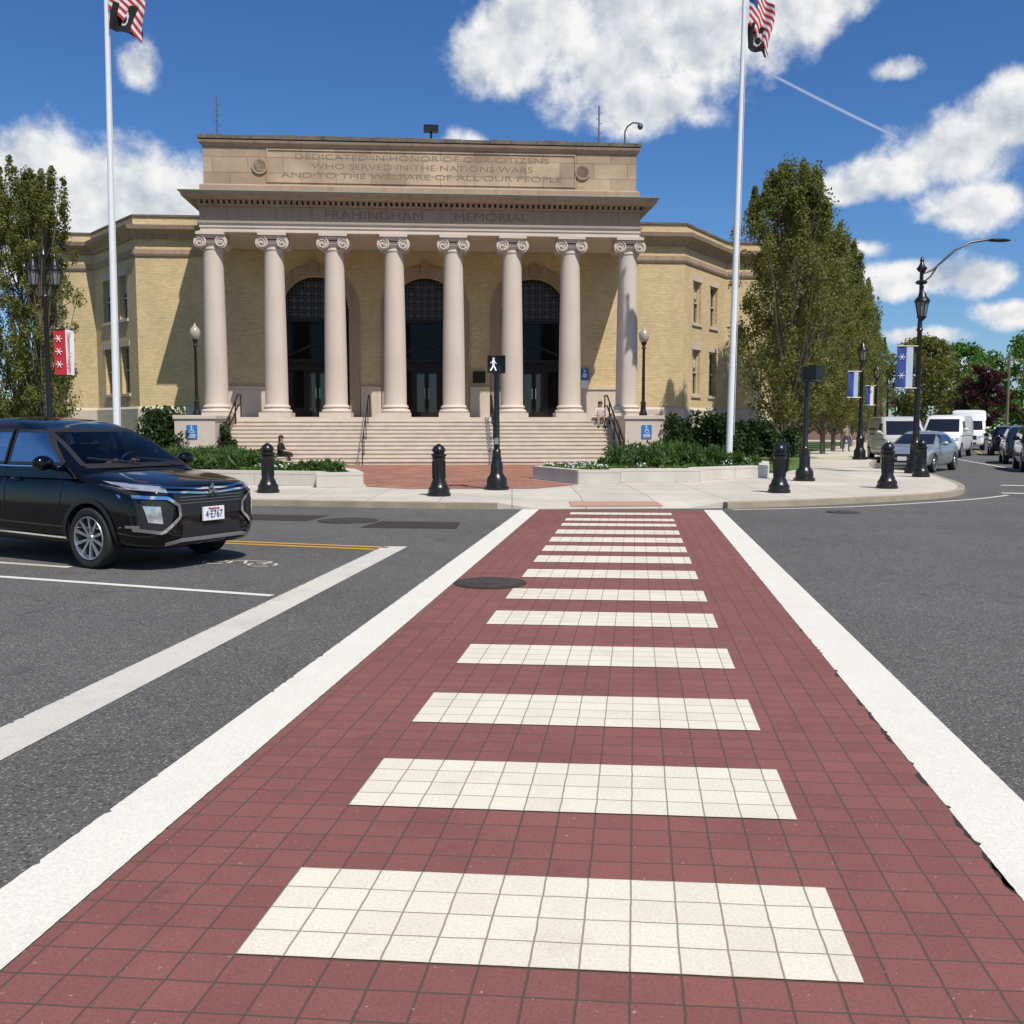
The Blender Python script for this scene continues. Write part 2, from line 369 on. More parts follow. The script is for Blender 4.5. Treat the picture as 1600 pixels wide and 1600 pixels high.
ln=mth(nt,'ABSOLUTE',mth(nt,'ADD',mth(nt,'SUBTRACT',el,19.2),mth(nt,'MULTIPLY',mth(nt,'SUBTRACT',az,12.9),.545)))
lm=mth(nt,'SUBTRACT',1.0,mth(nt,'DIVIDE',ln,.11),clamp=True)
lm=mth(nt,'MULTIPLY',lm,mth(nt,'MULTIPLY',mth(nt,'GREATER_THAN',az,12.9),mth(nt,'LESS_THAN',az,20.8)))
mask=mth(nt,'MAXIMUM',mask,mth(nt,'MULTIPLY',lm,.42))
mask=mth(nt,'MULTIPLY',mask,ramp(nt,el,.3,2.5))
shade=mth(nt,'ADD',mth(nt,'MULTIPLY',mth(nt,'SUBTRACT',n1,n1b),2.8),.70)
shade=mth(nt,'ADD',shade,mth(nt,'MULTIPLY',mth(nt,'SUBTRACT',.45,dens),.38),clamp=True)
ccol=mixc(nt,shade,(.48,.54,.64),(1.0,.995,.985))
bg2=N(nt,'ShaderNodeBackground'); nt.links.new(ccol,bg2.inputs[0]); bg2.inputs[1].default_value=.93
mx=N(nt,'ShaderNodeMixShader'); nt.links.new(mask,mx.inputs[0]); nt.links.new(bg.outputs[0],mx.inputs[1]); nt.links.new(bg2.outputs[0],mx.inputs[2])
nt.links.new(mx.outputs[0],out.inputs[0])
SC.view_settings.view_transform='Standard'; SC.view_settings.look='None'; SC.view_settings.exposure=0

# ------------------------------------------------------------------ ground
def sheet(name,poly,z,m,label,uv=None):
    b=MB(); b.add([(x,y,z) for x,y in poly],[tuple(range(len(poly)))])
    o=b.obj(name,m,recalc=False); return structure(o,label)
sheet('ground',[(-3000,-600),(3000,-600),(3000,4000),(-3000,4000)],-.02,M['field'],'wide flat ground reaching the horizon')
sheet('road',[(-140,-30),(160,-30),(160,230),(-140,230)],0,M['asphalt'],'dark grey worn asphalt road junction')
kl=lambda y:16.8+.416*(y-46)
kerbpts=[(-120,62),(-60,40),(-20,25.2),(-14,23.1),(-9,21.6),(-5,20.65),(-1.6,20.0),(-.3,19.8)]
kerbR=[(4.3,20.0),(6.4,20.8),(8.6,22.0),(10.2,23.1),(11.3,24.8),(12.2,27.2),(12.95,30.0),(13.65,32.4),(13.65,34.6),(13.3,37.0),(kl(46),46),(kl(100),100),(kl(200),200)]
def smooth(pts,it=2):
    for _ in range(it):
        q=[pts[0]]
        for a,b in zip(pts,pts[1:]):
            q+=[(a[0]*.75+b[0]*.25,a[1]*.75+b[1]*.25),(a[0]*.25+b[0]*.75,a[1]*.25+b[1]*.75)]
        pts=q+[pts[-1]]
    return pts
KLs=smooth(kerbpts); KRs=smooth(kerbR)
sheet('pavement',KLs+[(.4,21.6),(3.6,21.6)]+KRs+[(-120,200)],.13,M['walk'],'pale concrete pavement in front of the hall')
rb=MB()
A_=(-.3,19.8);B_=(.45,19.72);C_=(3.6,19.9);D_=(4.3,20.0)
rb.add([(*B_,.012),(*C_,.012),(3.6,21.6,.13),(.4,21.6,.13),(*A_,.13),(*D_,.13),(*A_,-.005),(*D_,-.005),(*B_,-.005),(*C_,-.005)],
 [(0,1,2,3),(4,0,3),(1,5,2),(6,8,0,4),(9,7,5,1),(8,9,1,0)])
structure(rb.obj('pavement_ramp',M['walk'],recalc=False),'sloping concrete kerb ramp at the crossing')
pb=MB(); pb.add([(1.2,20.0,.040),(3.1,20.1,.040),(3.05,20.75,.086),(1.2,20.7,.089)],[(0,1,2,3)])
structure(pb.obj('ramp_pad',M['pad'],recalc=False),'reddish tactile pad on the kerb ramp')
def strip(pts,w,z0,z1,side=1):
    b=MB(); n=len(pts); vs=[]
    for i,p in enumerate(pts):
        a=Vector(pts[max(i-1,0)]); c=Vector(pts[min(i+1,n-1)]); d=(c-a).normalized(); nrm=Vector((d.y,-d.x))*side
        p=Vector(p); o=p+nrm*w
        vs+=[(p.x,p.y,z0),(o.x,o.y,z0),(o.x,o.y,z1),(p.x,p.y,z1)]
    fs=[]
    for i in range(n-1):
        for k in range(4): fs.append((i*4+k,i*4+(k+1)%4,(i+1)*4+(k+1)%4,(i+1)*4+k))
    fs+=[(0,1,2,3),tuple((n-1)*4+k for k in (3,2,1,0))]
    return b.add(vs,fs)
for pts in (KLs,KRs): structure(strip(pts,.16,-.01,.135).obj('kerb',M['kerb'],bevel=.012),'weathered granite kerb')
fp=[(34,55),(51.9,100),(95,200),(159,200),(159,55)]
fb=MB().prism(fp,-.01,.14); structure(fb.obj('far_pavement',M['walk']),'pavement across the side street')
sheet('far_lawn',[(40,62),(56,100),(99,199),(158,199),(158,62)],.146,M['grass'],'grass beyond the side street')
Bd=Vector((.1241,.9923)); Ad=Vector((.996,-.085))
def cw(a,b,z): p=Ad*a+Bd*(b-.045); return (p.x,p.y,z)
T=.1535
def cwsheet(name,a0,a1,b0,b1,z,m,label,jag=0,seg=1,chips=None):
    bb=MB(); uv=[]; rr=random.Random(int(a0*100)+5)
    n=seg
    for i in range(n+1):
        b=b0+(b1-b0)*i/n
        j0=rr.uniform(-1,1)*jag if 0<i<n else 0; j1=rr.uniform(-1,1)*jag if 0<i<n else 0
        if chips and rr.random()<.05: j0+=rr.uniform(.005,.02)
        bb.v+=[cw(a0+j0,b,z),cw(a1+j1,b,z)]; uv+=[(a0,b),(a1,b)]
    for i in range(n): bb.f.append((2*i,2*i+1,2*i+3,2*i+2)); bb.m.append(0)
    o=bb.obj(name,m,recalc=False,uv=uv); return structure(o,label)
cwsheet('crosswalk',-1.895,1.365,-3,19.72,.004,M['tilered'],'red stamped paving crossing')
starts=[1.62,2.87,4.10,5.39,6.68,8.02,9.38,10.62,11.85,13.0,14.1,15.2,16.3,17.35,18.45]
for i,s in enumerate(starts):
    b0=round((s+.05)/T)*T
    cwsheet('crosswalk_marking',-8*T,4.5*T,b0,b0+T*(4 if i<12 else 3),.008,M['tilewhite'],'white stamped crossing bar')
cwsheet('edge_marking',-2.235,-1.90,-3,19.7,.0065,M['linewhite'],'thick white edge line of crossing',.0015,900,'in')
cwsheet('edge_marking',1.36,1.715,-3,19.8,.0065,M['linewhite'],'thick white edge line of crossing',.0015,900,'in')
# scraps of dark sealant at the inner edge of the right border line
rr=random.Random(3)
for i in range(9):
    b0=1.9+rr.random()*7; l=rr.uniform(.08,.35); n_=6; bb=MB()
    for k in range(n_+1): bb.v+=[cw(1.352-rr.uniform(0,.02)*(0<k<n_),b0+l*k/n_,.0052),cw(1.39,b0+l*k/n_,.0052)]
    for k in range(n_): bb.f.append((2*k,2*k+1,2*k+3,2*k+2)); bb.m.append(0)
    structure(bb.obj('sealant_scrap',M['patch'],recalc=False),'dark scrap of sealant beside the border line')
cwsheet('stop_line',-3.45,-3.11,-3,13.4,.004,M['linewhite_worn'],'worn white stop line',.0015,700,'in')
def gline(name,pts,w,z,m,label):
    b=MB(); n=len(pts)
    for i,p in enumerate(pts):
        a=Vector(pts[max(i-1,0)]); c=Vector(pts[min(i+1,n-1)]); d=(c-a).normalized(); nr=Vector((-d.y,d.x))*w/2; p=Vector(p)
        b.v+=[(p.x+nr.x,p.y+nr.y,z),(p.x-nr.x,p.y-nr.y,z)]
    for i in range(n-1): b.f.append((2*i,2*i+1,2*i+3,2*i+2)); b.m.append(0)
    return structure(b.obj(name,m,recalc=False),label)
gline('lane_line',[(-2.35,9.55),(-5.71,10.8),(-30,20.2)],.10,.004,M['linewhite'],'white lane line')
gline('lane_line',[(-5.2,11.5),(-12,14.2)],.1,.004,M['linewhite_worn'],'worn white lane line')
gline('centre_line',[(-1.7,13.42),(-5,14.45),(-30,23.2)],.10,.004,M['lineyellow'],'yellow centre line')
gline('centre_line',[(-1.85,13.20),(-5,14.2),(-30,22.9)],.10,.0045,M['lineyellow'],'yellow centre line')
gline('lane_line',smooth([(4.4,19.6),(6.6,20.1),(8.9,21.3),(10.9,22.7),(12.0,23.8)]),.10,.004,M['linewhite'],'thin white line beside kerb')
gline('lane_line',[(16.5,29),(18.2,33),(kl(60)+2.6,60),(kl(110)+2.6,110)],.12,.004,M['linewhite'],'white parking line')
gline('centre_line',[(20.5,30),(kl(60)+6,60),(kl(130)+6,130)],.12,.004,M['lineyellow'],'yellow centre line')
for i in range(8):
    x=13.4+i*1.35; y=24.9-.336*(x-12.6)+.35
    sheet('side_crosswalk_marking',[(x,y),(x+.6,y-.2),(x+1.5,y+1.75),(x+.9,y+1.95)],.008,M['linewhite'],'white crossing bar')
gline('side_edge_marking',[(12.2,24.5),(24.5,20.5)],.3,.008,M['linewhite'],'white edge line')
gline('side_edge_marking',[(13.8,27.8),(26.2,23.8)],.3,.008,M['linewhite'],'white edge line')
gline('stop_line',[(18.3,29.2),(23.5,27.3)],.35,.004,M['linewhite'],'white stop line')
bs=MB()
for cx in (-.45,.45):
    k=20; vs=[]
    for i in range(k):
        a=2*math.pi*i/k
        for r in (.27,.21): vs.append((cx+r*math.cos(a),r*math.sin(a),0))
    bs.add(vs,[(2*i,2*i+1,(2*i+3)%(2*k),(2*i+2)%(2*k)) for i in range(k) if i%5!=3])
for (x0,y0,x1,y1) in ((-.45,0,-.1,.4),(-.1,.4,.4,.42),(.4,.42,.45,0),(-.1,.4,.1,0)):
    d=Vector((x1-x0,y1-y0)).normalized()*.025
    bs.add([(x0-d.y,y0+d.x,.0005),(x0+d.y,y0-d.x,.0005),(x1+d.y,y1-d.x,.0005),(x1-d.y,y1+d.x,.0005)],[(0,1,2,3)])
bo_=bs.obj('bicycle_marking',M['linewhite_worn'],loc=(-3.3,11.85,.004),rot=(0,0,rad(-20)),recalc=False); bo_.scale=(.72,.6,1)
structure(bo_,'worn white bicycle symbol on the asphalt')
sheet('brick_plaza',[(-3.7,25.0),(-2.5,24.1),(.6,24.2),(1.75,25.9),(.5,28.7),(5.5,38.8),(7.2,41.5),(-12.8,40.2),(-11.2,37.8),(-9.5,36.4),(-4.1,27.2)],.134,M['plaza'],'red brick forecourt below the steps')
sheet('lawn',[(7.9,31.5),(9.3,33.5),(10.9,36.5),(12.4,41),(kl(60)-4.5,60),(kl(100)-4.5,100),(kl(100)-9.5,100),(13.5,60),(9,44),(6.5,41)],.137,M['grass'],'mown lawn beside the hall')
sheet('lawn',[(-22,30),(-12,33),(-10.8,38),(-12,46),(-60,62),(-60,46)],.138,M['grass'],'mown lawn beside the hall')
def manhole(loc,r,label):
    e=empty('manhole_cover',loc,0,label,'manhole cover')
    b=MB().lathe([(r*1.07,0),(r*1.07,.004),(r*1.0,.005),(r*1.0,.0035)],40); b.obj('rim',M['patch'],e)
    b=MB().lathe([(r*.97,0),(r*.97,.007),(.001,.008)],40)
    for i in range(-6,7):
        w=math.sqrt(max(0,(r*.9)**2-(i*r*.14)**2))
        b.box(-w,w,i*r*.14-.012,i*r*.14+.012,.005,.016)
        b.box(i*r*.14-.012,i*r*.14+.012,-w,w,.005,.0155)
    b.box(-r*.3,r*.3,-.07,.07,.005,.022); b.box(-.05,.05,-r*.35,r*.35,.005,.0225)
    b.obj('lid',M['rust'],e,bevel=.002)
manhole((-.23,10.3,.008),.36,'round cast iron manhole cover set in the red crossing')
manhole((-2.9,17.3,.002),.5,'round cast iron manhole cover between dark utility patches')
sheet('asphalt_patch',[(-5.4,17.6),(-3.6,17.2),(-3.4,18.3),(-5.2,18.6)],.004,M['patch'],'dark utility patch in the asphalt')
sheet('asphalt_patch',[(-2.5,16.1),(-.9,15.9),(-.9,17.0),(-2.3,17.2)],.004,M['patch'],'dark utility patch in the asphalt')
manhole((9.6,15.7,.002),.22,'small round valve cover in the asphalt')
manhole((6.4,19.0,.002),.3,'round drain cover beside the kerb')

# ------------------------------------------------------------------ memorial hall
BR=rad(4.2)
BX=(-3.87,44,0)
Bld=empty('memorial_hall',BX,BR,'yellow brick memorial hall with eight ionic columns and broad steps','building')
def bo(b,name,m,**k): return b.obj(name,m,parent=Bld,**k)
ZT=2.07; EH=9.58; AH=9.38
def archtop(o,u):
    c=(o[0]+o[1])/2; r=(o[1]-o[0])/2; return o[3]-r+math.sqrt(max(0,r*r-(u-c)**2))
def wall(p0,p1,z0,z1,openings,name='wall',reveal=.35,m=None,arch=False):
    p0=Vector(p0);p1=Vector(p1); Ln=(p1-p0).length; ang=math.atan2(p1.y-p0.y,p1.x-p0.x)
    us={0,Ln}
    for o in openings:
        k=24 if arch else 1
        for i in range(k+1): us.add(o[0]+(o[1]-o[0])*i/k)
    us=sorted(us); b=MB()
    for a,c in zip(us,us[1:]):
        mid=(a+c)/2; ops=sorted([o for o in openings if o[0]<mid<o[1]],key=lambda o:o[2])
        z=(z0,z0)
        for o in ops:
            if o[2]>z[0]+1e-4: b.add([(a,0,z[0]),(c,0,z[1]),(c,0,o[2]),(a,0,o[2])],[(0,1,2,3)])
            ta,tc_=(archtop(o,a),archtop(o,c)) if arch else (o[3],o[3])
            b.add([(a,0,ta),(c,0,tc_),(c,reveal,tc_),(a,reveal,ta)],[(0,1,2,3)])
            b.add([(a,0,o[2]),(c,0,o[2]),(c,reveal,o[2]),(a,reveal,o[2])],[(0,1,2,3)])
            z=(ta,tc_)
        b.add([(a,0,z[0]),(c,0,z[1]),(c,0,z1),(a,0,z1)],[(0,1,2,3)])
    for o in openings:
        zt=(o[3]-(o[1]-o[0])/2) if arch else o[3]
        for u in (o[0],o[1]): b.add([(u,0,o[2]),(u,reveal,o[2]),(u,reveal,zt),(u,0,zt)],[(0,1,2,3)])
    return bo(b,name,m or M['brick'],loc=(p0.x,p0.y,0),rot=(0,0,ang),recalc=False),p0,ang,Ln
WM={}
def window(p0,ang,u,z0,z1,w=1.05):
    key=(round(w,2),round(z1-z0,2)); h=z1-z0
    c=Vector((p0.x+math.cos(ang)*u,p0.y+math.sin(ang)*u,z0))
    if key not in WM:
        b=MB(); t=.07
        b.box(-w/2,-w/2+t,.16,.28,0,h); b.box(w/2-t,w/2,.16,.28,0,h); b.box(-w/2+t,w/2-t,.16,.28,h-t,h); b.box(-w/2+t,w/2-t,.16,.28,0,t)
        b.box(-w/2+t,w/2-t,.15,.26,h*.5-.03,h*.5+.03); b.box(-.02,.02,.17,.25,t,h*.5-.03); b.box(-.02,.02,.17,.25,h*.5+.03,h-t)
        b.box(-w/2-.1,w/2+.1,-.08,.16,-.14,-.003,1)
        b.box(-w/2-.12,w/2+.12,-.03,.02,h+.003,h+.26,1)
        f=bo(b,'window',[M['sash'],M['stone']]); g=MB().box(-w/2+t,w/2-t,.26,.30,t,h-t).obj('pane',M['glass'],parent=f)
        bl=MB().box(-w/2+t+.02,w/2-t-.02,.245,.258,h*.62,h-t).obj('blind',M['sash'],parent=f)
        WM[key]=(f,g,bl); f.location=c; f.rotation_euler=(0,0,ang); return
    f0,g0,b0_=WM[key]; f=f0.copy(); C.objects.link(f); f.location=c; f.rotation_euler=(0,0,ang)
    g=g0.copy(); C.objects.link(g); g.parent=f
    if R.random()<.6: g=b0_.copy(); C.objects.link(g); g.parent=f
LP=[(-21.6,45),(-21.6,12.5),(-18.4,8.2),(-16.8,8.2),(-13.4,3.6),(-EH,3.6)]
RP=[(EH,3.6),(12.5,3.6),(15.9,8.2),(17.5,8.2),(20.7,12.5),(20.7,55)]
def wwall(p0,p1,us):
    ops=[]
    for u in us: ops+=[(u-.525,u+.525,6.8,8.85),(u-.525,u+.525,3.25,5.5)]
    _,a,ang,Ln=wall(p0,p1,0,10.4,ops)
    for u in us:
        window(a,ang,u,6.8,8.85); window(a,ang,u,3.25,5.5)
for P in (LP,RP):
    for a,b_ in zip(P,P[1:]):
        l=(Vector(b_)-Vector(a)).length
        if l>20: us=[1.8+i*3.3 for i in range(int((l-2)/3.3))] if P is RP else [l-1.8-i*3.3 for i in range(4)]
        elif l>5.2: us=[l*.30,l*.70]
        else: us=[]
        wwall(a,b_,us)
def molding(poly,prof,name,m,closed=False):
    P=[Vector(p) for p in poly]; n=len(P); b=MB(); ms=[]
    for i in range(n):
        ns=[]
        if i>0 or closed: d=(P[i]-P[i-1]).normalized(); ns.append(Vector((d.y,-d.x)))
        if i<n-1 or closed: d=(P[(i+1)%n]-P[i]).normalized(); ns.append(Vector((d.y,-d.x)))
        mm=sum(ns,Vector((0,0))).normalized(); k=1/max(.3,mm.dot(ns[0])); ms.append(mm*k)
    q=len(prof); vs=[]
    for p,mm in zip(P,ms):
        for o,z in prof: vs.append((p.x+mm.x*o,p.y+mm.y*o,z))
    fs=[]
    for i in range(n if closed else n-1):
        j=(i+1)%n
        for k in range(q): fs.append((i*q+k,i*q+(k+1)%q,j*q+(k+1)%q,j*q+k))
    if not closed: fs+=[tuple(range(q)),tuple((n-1)*q+k for k in range(q))[::-1]]
    b.add(vs,fs); return bo(b,name,m)
for P in (LP,RP):
    molding(P,[(-.3,10.35),(.10,10.35),(.14,10.5),(.2,10.55),(.45,10.72),(.5,10.9),(-.3,10.92)],'cornice',M['stone2'])
    molding(P,[(-.3,10.923),(.08,10.923),(.08,11.32),(-.3,11.32)],'parapet',M['brick'])
    molding(P,[(-.34,11.323),(.14,11.323),(.14,11.42),(-.34,11.42)],'coping',M['coping'])
    molding(P,[(-.05,9.55),(.06,9.55),(.10,9.65),(.10,9.85),(-.05,9.85)],'band_course',M['stone2'])
    molding(P,[(-.05,0),(.12,0),(.12,2.5),(.05,2.6),(-.05,2.6)],'plinth',M['stone'])
bo(MB().prism([(-21.4,44),(-21.4,12.7),(-18.2,8.5),(-16.6,8.5),(-13.1,3.95),(12.3,3.95),(15.7,8.5),(17.3,8.5),(20.5,12.7),(20.5,54)],10.5,11.0),'roof',M['coping'])
ACX=[-5.2,0,5.2]
ops=[(EH+u-1.6,EH+u+1.6,ZT,8.75) for u in ACX]
wall((-EH,3.6),(EH,3.6),ZT,9.93,ops,arch=True,reveal=.6,name='portico_wall')
xs=[-EH+.05]+[e for u in ACX for e in (u-2.12,u+2.12)]+[EH-.05]
for i in range(0,len(xs),2):
    pl=MB().box(xs[i],xs[i+1],3.5,3.597,ZT,3.45); pl.box(xs[i],xs[i+1],3.44,3.597,3.45,3.56)
    bo(pl,'portico_plinth',M['stone'])
for u in ACX:
    b=MB(); ri,ro=1.6,2.08; zc=8.75-1.6; k=28; vs=[]
    pts=[(u-ri,ZT,u-ro,ZT)]
    for i in range(k+1):
        a=math.pi*i/k; pts.append((u-ri*math.cos(a),zc+ri*math.sin(a),u-ro*math.cos(a),zc+ro*math.sin(a)))
    pts.append((u+ri,ZT,u+ro,ZT))
    for x0,z0,x1,z1 in pts: vs+=[(x0,3.5,z0),(x1,3.5,z1),(x1,3.6,z1),(x0,3.6,z0)]
    fs=[]
    for i in range(len(pts)-1):
        for q in range(4): fs.append((i*4+q,i*4+(q+1)%4,i*4+4+(q+1)%4,i*4+4+q))
    b.add(vs,fs); b.box(u-.2,u+.2,3.42,3.6,8.72,9.35)
    bo(b,'arch_surround',M['stone2'])
    y=4.15
    b=MB(); n=[(u-1.6,ZT)]+[(u-1.6*math.cos(math.pi*i/k),zc+1.6*math.sin(math.pi*i/k)) for i in range(k+1)]+[(u+1.6,ZT)]
    b.add([(x,y,z) for x,z in n],[tuple(range(len(n)))])
    ent=bo(b,'entrance',M['bronze'],recalc=False)
    fr=MB()
    for xx in (-1.56,-.62,.62,1.50): fr.box(u+xx-.0,u+xx+.09,y-.18,y-.01,ZT,7.1 if abs(xx)>1 else 4.4)
    for zz in (4.35,4.75,6.62): fr.box(u-1.6,u+1.6,y-.2,y-.012,zz,zz+.13)
    for sgn in (-1,1):
        fr.add([(u+sgn*1.5,y-.24,4.9),(u,y-.24,5.55),(u,y-.24,5.68),(u+sgn*1.6,y-.24,4.99),(u+sgn*1.5,y-.02,4.9),(u,y-.02,5.55),(u,y-.02,5.68),(u+sgn*1.6,y-.02,4.99)],[(0,1,2,3),(0,1,5,4),(2,3,7,6),(4,5,6,7),(0,3,7,4)])
    fr.obj('pediment_frame',M['bronze'],parent=ent)
    la=MB()
    for i in range(-9,10):
        xx=i*.17
        if abs(xx)<1.5:
            zt=zc+math.sqrt(1.55**2-xx*xx); la.box(u+xx-.012,u+xx+.012,y-.06,y-.03,6.75,zt)
    for i in range(12):
        zz=6.8+i*.17; hw=1.52 if zz<zc else math.sqrt(max(0,1.5**2-(zz-zc)**2))
        if hw>.1: la.box(u-hw,u+hw,y-.062,y-.028,zz-.012,zz+.012)
    for i in range(-4,5):
        for j in range(5):
            cx,cz=i*.34,6.97+j*.34
            if abs(cx)<1.35 and (cz<zc or math.hypot(cx,cz-zc)<1.3):
                t=MB().lathe([(.12,-.012),(.12,.012),(.085,.012),(.085,-.012)],8,(u+cx,y-.05,cz),axis='y'); la.join(t)
    la.obj('lattice',M['lattice'],parent=ent)
    gl=MB().box(u-1.45,u+1.48,y-.05,y-.02,4.9,6.6)
    gl.box(u-1.46,u-.63,y-.05,y-.02,ZT+.5,4.3);gl.box(u+.73,u+1.48,y-.05,y-.02,ZT+.5,4.3)
    gl.obj('pane',M['doorglass'],parent=ent)
    for sgn in (-1,1):
        x0,x1=sorted((u+sgn*.02+.04,u+sgn*.56+.04))
        d=MB().box(x0,x0+.09,y-.14,y-.06,ZT,4.33);d.box(x1-.09,x1,y-.14,y-.06,ZT,4.33);d.box(x0+.09,x1-.09,y-.14,y-.06,ZT,ZT+.3);d.box(x0+.09,x1-.09,y-.14,y-.06,4.2,4.33)
        d.box(x0+.09,x1-.09,y-.10,y-.08,ZT+.3,4.2,1); d.tube([(u+.04+sgn*.09,y-.2,3.0),(u+.04+sgn*.09,y-.2,3.5)],.015,6,2)
        d.obj('door',[M['bronze'],M['glass'],M['chrome']],parent=ent)
plat=MB().box(-9.75,9.75,-.95,3.58,.1,ZT-.004); bo(plat,'portico_floor',M['step'])
for u in ACX: bo(MB().box(u-1.4,u+1.4,-.948,-.80,ZT-.002,ZT+.004),'tactile_strip',M['brass'])
st=MB()
for k in range(1,13):
    z=ZT-.1617*k; y1=-.95-.33*(k-1)
    if z<.14: continue
    st.box(-8.05,8.05,-.95-.33*k,y1-.001 if k>1 else -.951,.1,z-.045)
    st.box(-8.05,8.05,-.95-.33*k-.035,y1-.002,z-.044,z)
bo(st,'staircase',M['step'])
for s in (-1,1):
    x0,x1=sorted((s*8.055,s*9.6))
    b=MB().box(x0,x1,-5.0,-.955,.1,1.95); b.box(x0-.05,x1+.05,-5.06,-.952,1.953,2.1)
    p=bo(b,'pedestal',M['stone'],bevel=.015)
    cx=(x0+x1)/2
    sg=MB().box(cx-.2+s*.1,cx+.2+s*.1,-5.04,-5.003,1.2,1.72); q=sg.obj('access_sign',M['blue'],parent=p)
    ic=MB(); X=cx+s*.1
    ic.lathe([(.03,0),(.03,.004)],12,(X-.02,-5.046,1.66),axis='y')
    def seg2(a,c,w=.018):
        a=Vector(a);c=Vector(c);d=(c-a).normalized()*w/2
        ic.add([(X+a.x-d.y,-5.045,a.y+d.x),(X+a.x+d.y,-5.045,a.y-d.x),(X+c.x+d.y,-5.045,c.y-d.x),(X+c.x-d.y,-5.045,c.y+d.x)],[(0,1,2,3)])
    seg2((-.02,1.62),(-.01,1.51));seg2((-.01,1.57),(.06,1.57));seg2((-.01,1.51),(.06,1.51));seg2((.06,1.51),(.09,1.42))
    for i in range(9):
        a=rad(130+i*28);c_=rad(130+(i+1)*28); seg2((.0+.075*math.cos(a),1.49+.075*math.sin(a)),(.0+.075*math.cos(c_),1.49+.075*math.sin(c_)),.014)
    for zz in (1.35,1.30,1.25): seg2((-.14,zz),(.14,zz),.02)
    ic.obj('access_symbol',M['white'],parent=p)
cprof=[(.62,.20),(.66,.26),(.62,.33),(.55,.36),(.55,.40),(.59,.45),(.55,.5),(.505,.54)]
for i in range(9): t=i/8; cprof.append((.495-.085*t**1.6,.58+t*6.55))
cprof+=[(.44,7.16),(.44,7.22),(.41,7.24),(.41,7.3),(.5,7.42)]
colm=None
for i in range(8):
    u=-9.05+2.5857*i
    if colm is None:
        b=MB().lathe(cprof,32); b.box(-.68,.68,-.68,.68,0,.2)
        col=bo(b,'column',M['stone'],smooth=True)
        c=MB()
        c.box(-.6,.6,-.6,.6,7.74,7.86); c.box(-.5,.5,-.42,.42,7.40,7.55)
        for sx in (-1,1):
            c.lathe([(.03,-.50),(.27,-.50),(.27,-.46),(.2,-.44),(.17,-.1),(.17,.1),(.2,.44),(.27,.46),(.27,.5),(.03,.5)],24,(sx*.44,0,7.45),axis='y')
            pth=[]
            for j in range(40):
                a=j*.33; r=.245*(1-j/44); pth.append((sx*.44+sx*r*math.cos(a+1.57)*1,-.52,7.45+r*math.sin(a+1.57)))
            c.tube(pth,[.032*(1-j/60) for j in range(40)],6)
            c.lathe([(.05,-.03),(.05,.03)],10,(sx*.44,-.53,7.45),axis='y')
        c.box(-.5,.5,-.49,.49,7.60,7.74); c.tube([(-.44,-.52,7.70),(.44,-.52,7.70)],.035,6)
        cap=c.obj('capital',M['stone'],parent=col,smooth=True)
        colm=col; col.location=(u,0,ZT)
    else:
        o=colm.copy(); C.objects.link(o); o.location=(u,0,ZT); q=cap.copy(); C.objects.link(q); q.parent=o
E=[(-EH,3.58),(-EH,-.5),(EH,-.5),(EH,3.58)]
bo(MB().box(-EH+.02,EH-.02,-.48,3.58,9.932,9.98),'portico_ceiling',M['stone'])
molding(E,[(-.3,9.985),(-.1,9.985),(-.1,10.13),(-.06,10.14),(-.06,10.30),(.0,10.31),(.03,10.40),(-.3,10.40)],'architrave',M['stone'])
molding(E,[(-.3,10.403),(-.08,10.403),(-.08,11.02),(-.3,11.02)],'frieze',M['stone2'])
molding(E,[(-.5,11.023),(.02,11.023),(.04,11.10),(-.5,11.10)],'bed_mould',M['stone2'])
dn=MB(); u=-EH+.05
while u<EH-.1: dn.box(u,u+.13,-.70,-.50,11.104,11.24); u+=.235
for s in (-1,1):
    y=-.4
    while y<3.4: x0,x1=sorted((s*EH,s*(EH+.2))); dn.box(x0,x1,y,y+.13,11.104,11.24); y+=.235
bo(dn,'dentils',M['stone2'])
molding(E,[(-.5,11.243),(.26,11.243),(.29,11.28),(.52,11.31),(.55,11.42),(.63,11.50),(-.5,11.62)],'main_cornice',M['stone2'])
molding(E,[(.25,11.565),(.65,11.51),(.65,11.54),(.25,11.60)],'copper_flashing',M['copper'])
A=[(-AH,4),(-AH,.05),(AH,.05),(AH,4)]
bo(MB().box(-AH+.02,AH-.02,.07,4,11.5,13.9),'attic_core',M['stone3'])
molding(A,[(-.3,11.62),(.16,11.62),(.16,11.98),(.05,12.05),(-.3,12.05)],'attic_base',M['stone2'])
molding(A,[(-.3,12.053),(.012,12.053),(.012,13.62),(-.3,13.62)],'attic_wall',M['stone3'])
molding(A,[(-.3,13.623),(.05,13.623),(.08,13.70),(.16,13.76),(.19,13.86),(-.3,13.90)],'attic_cornice',M['stone2'])
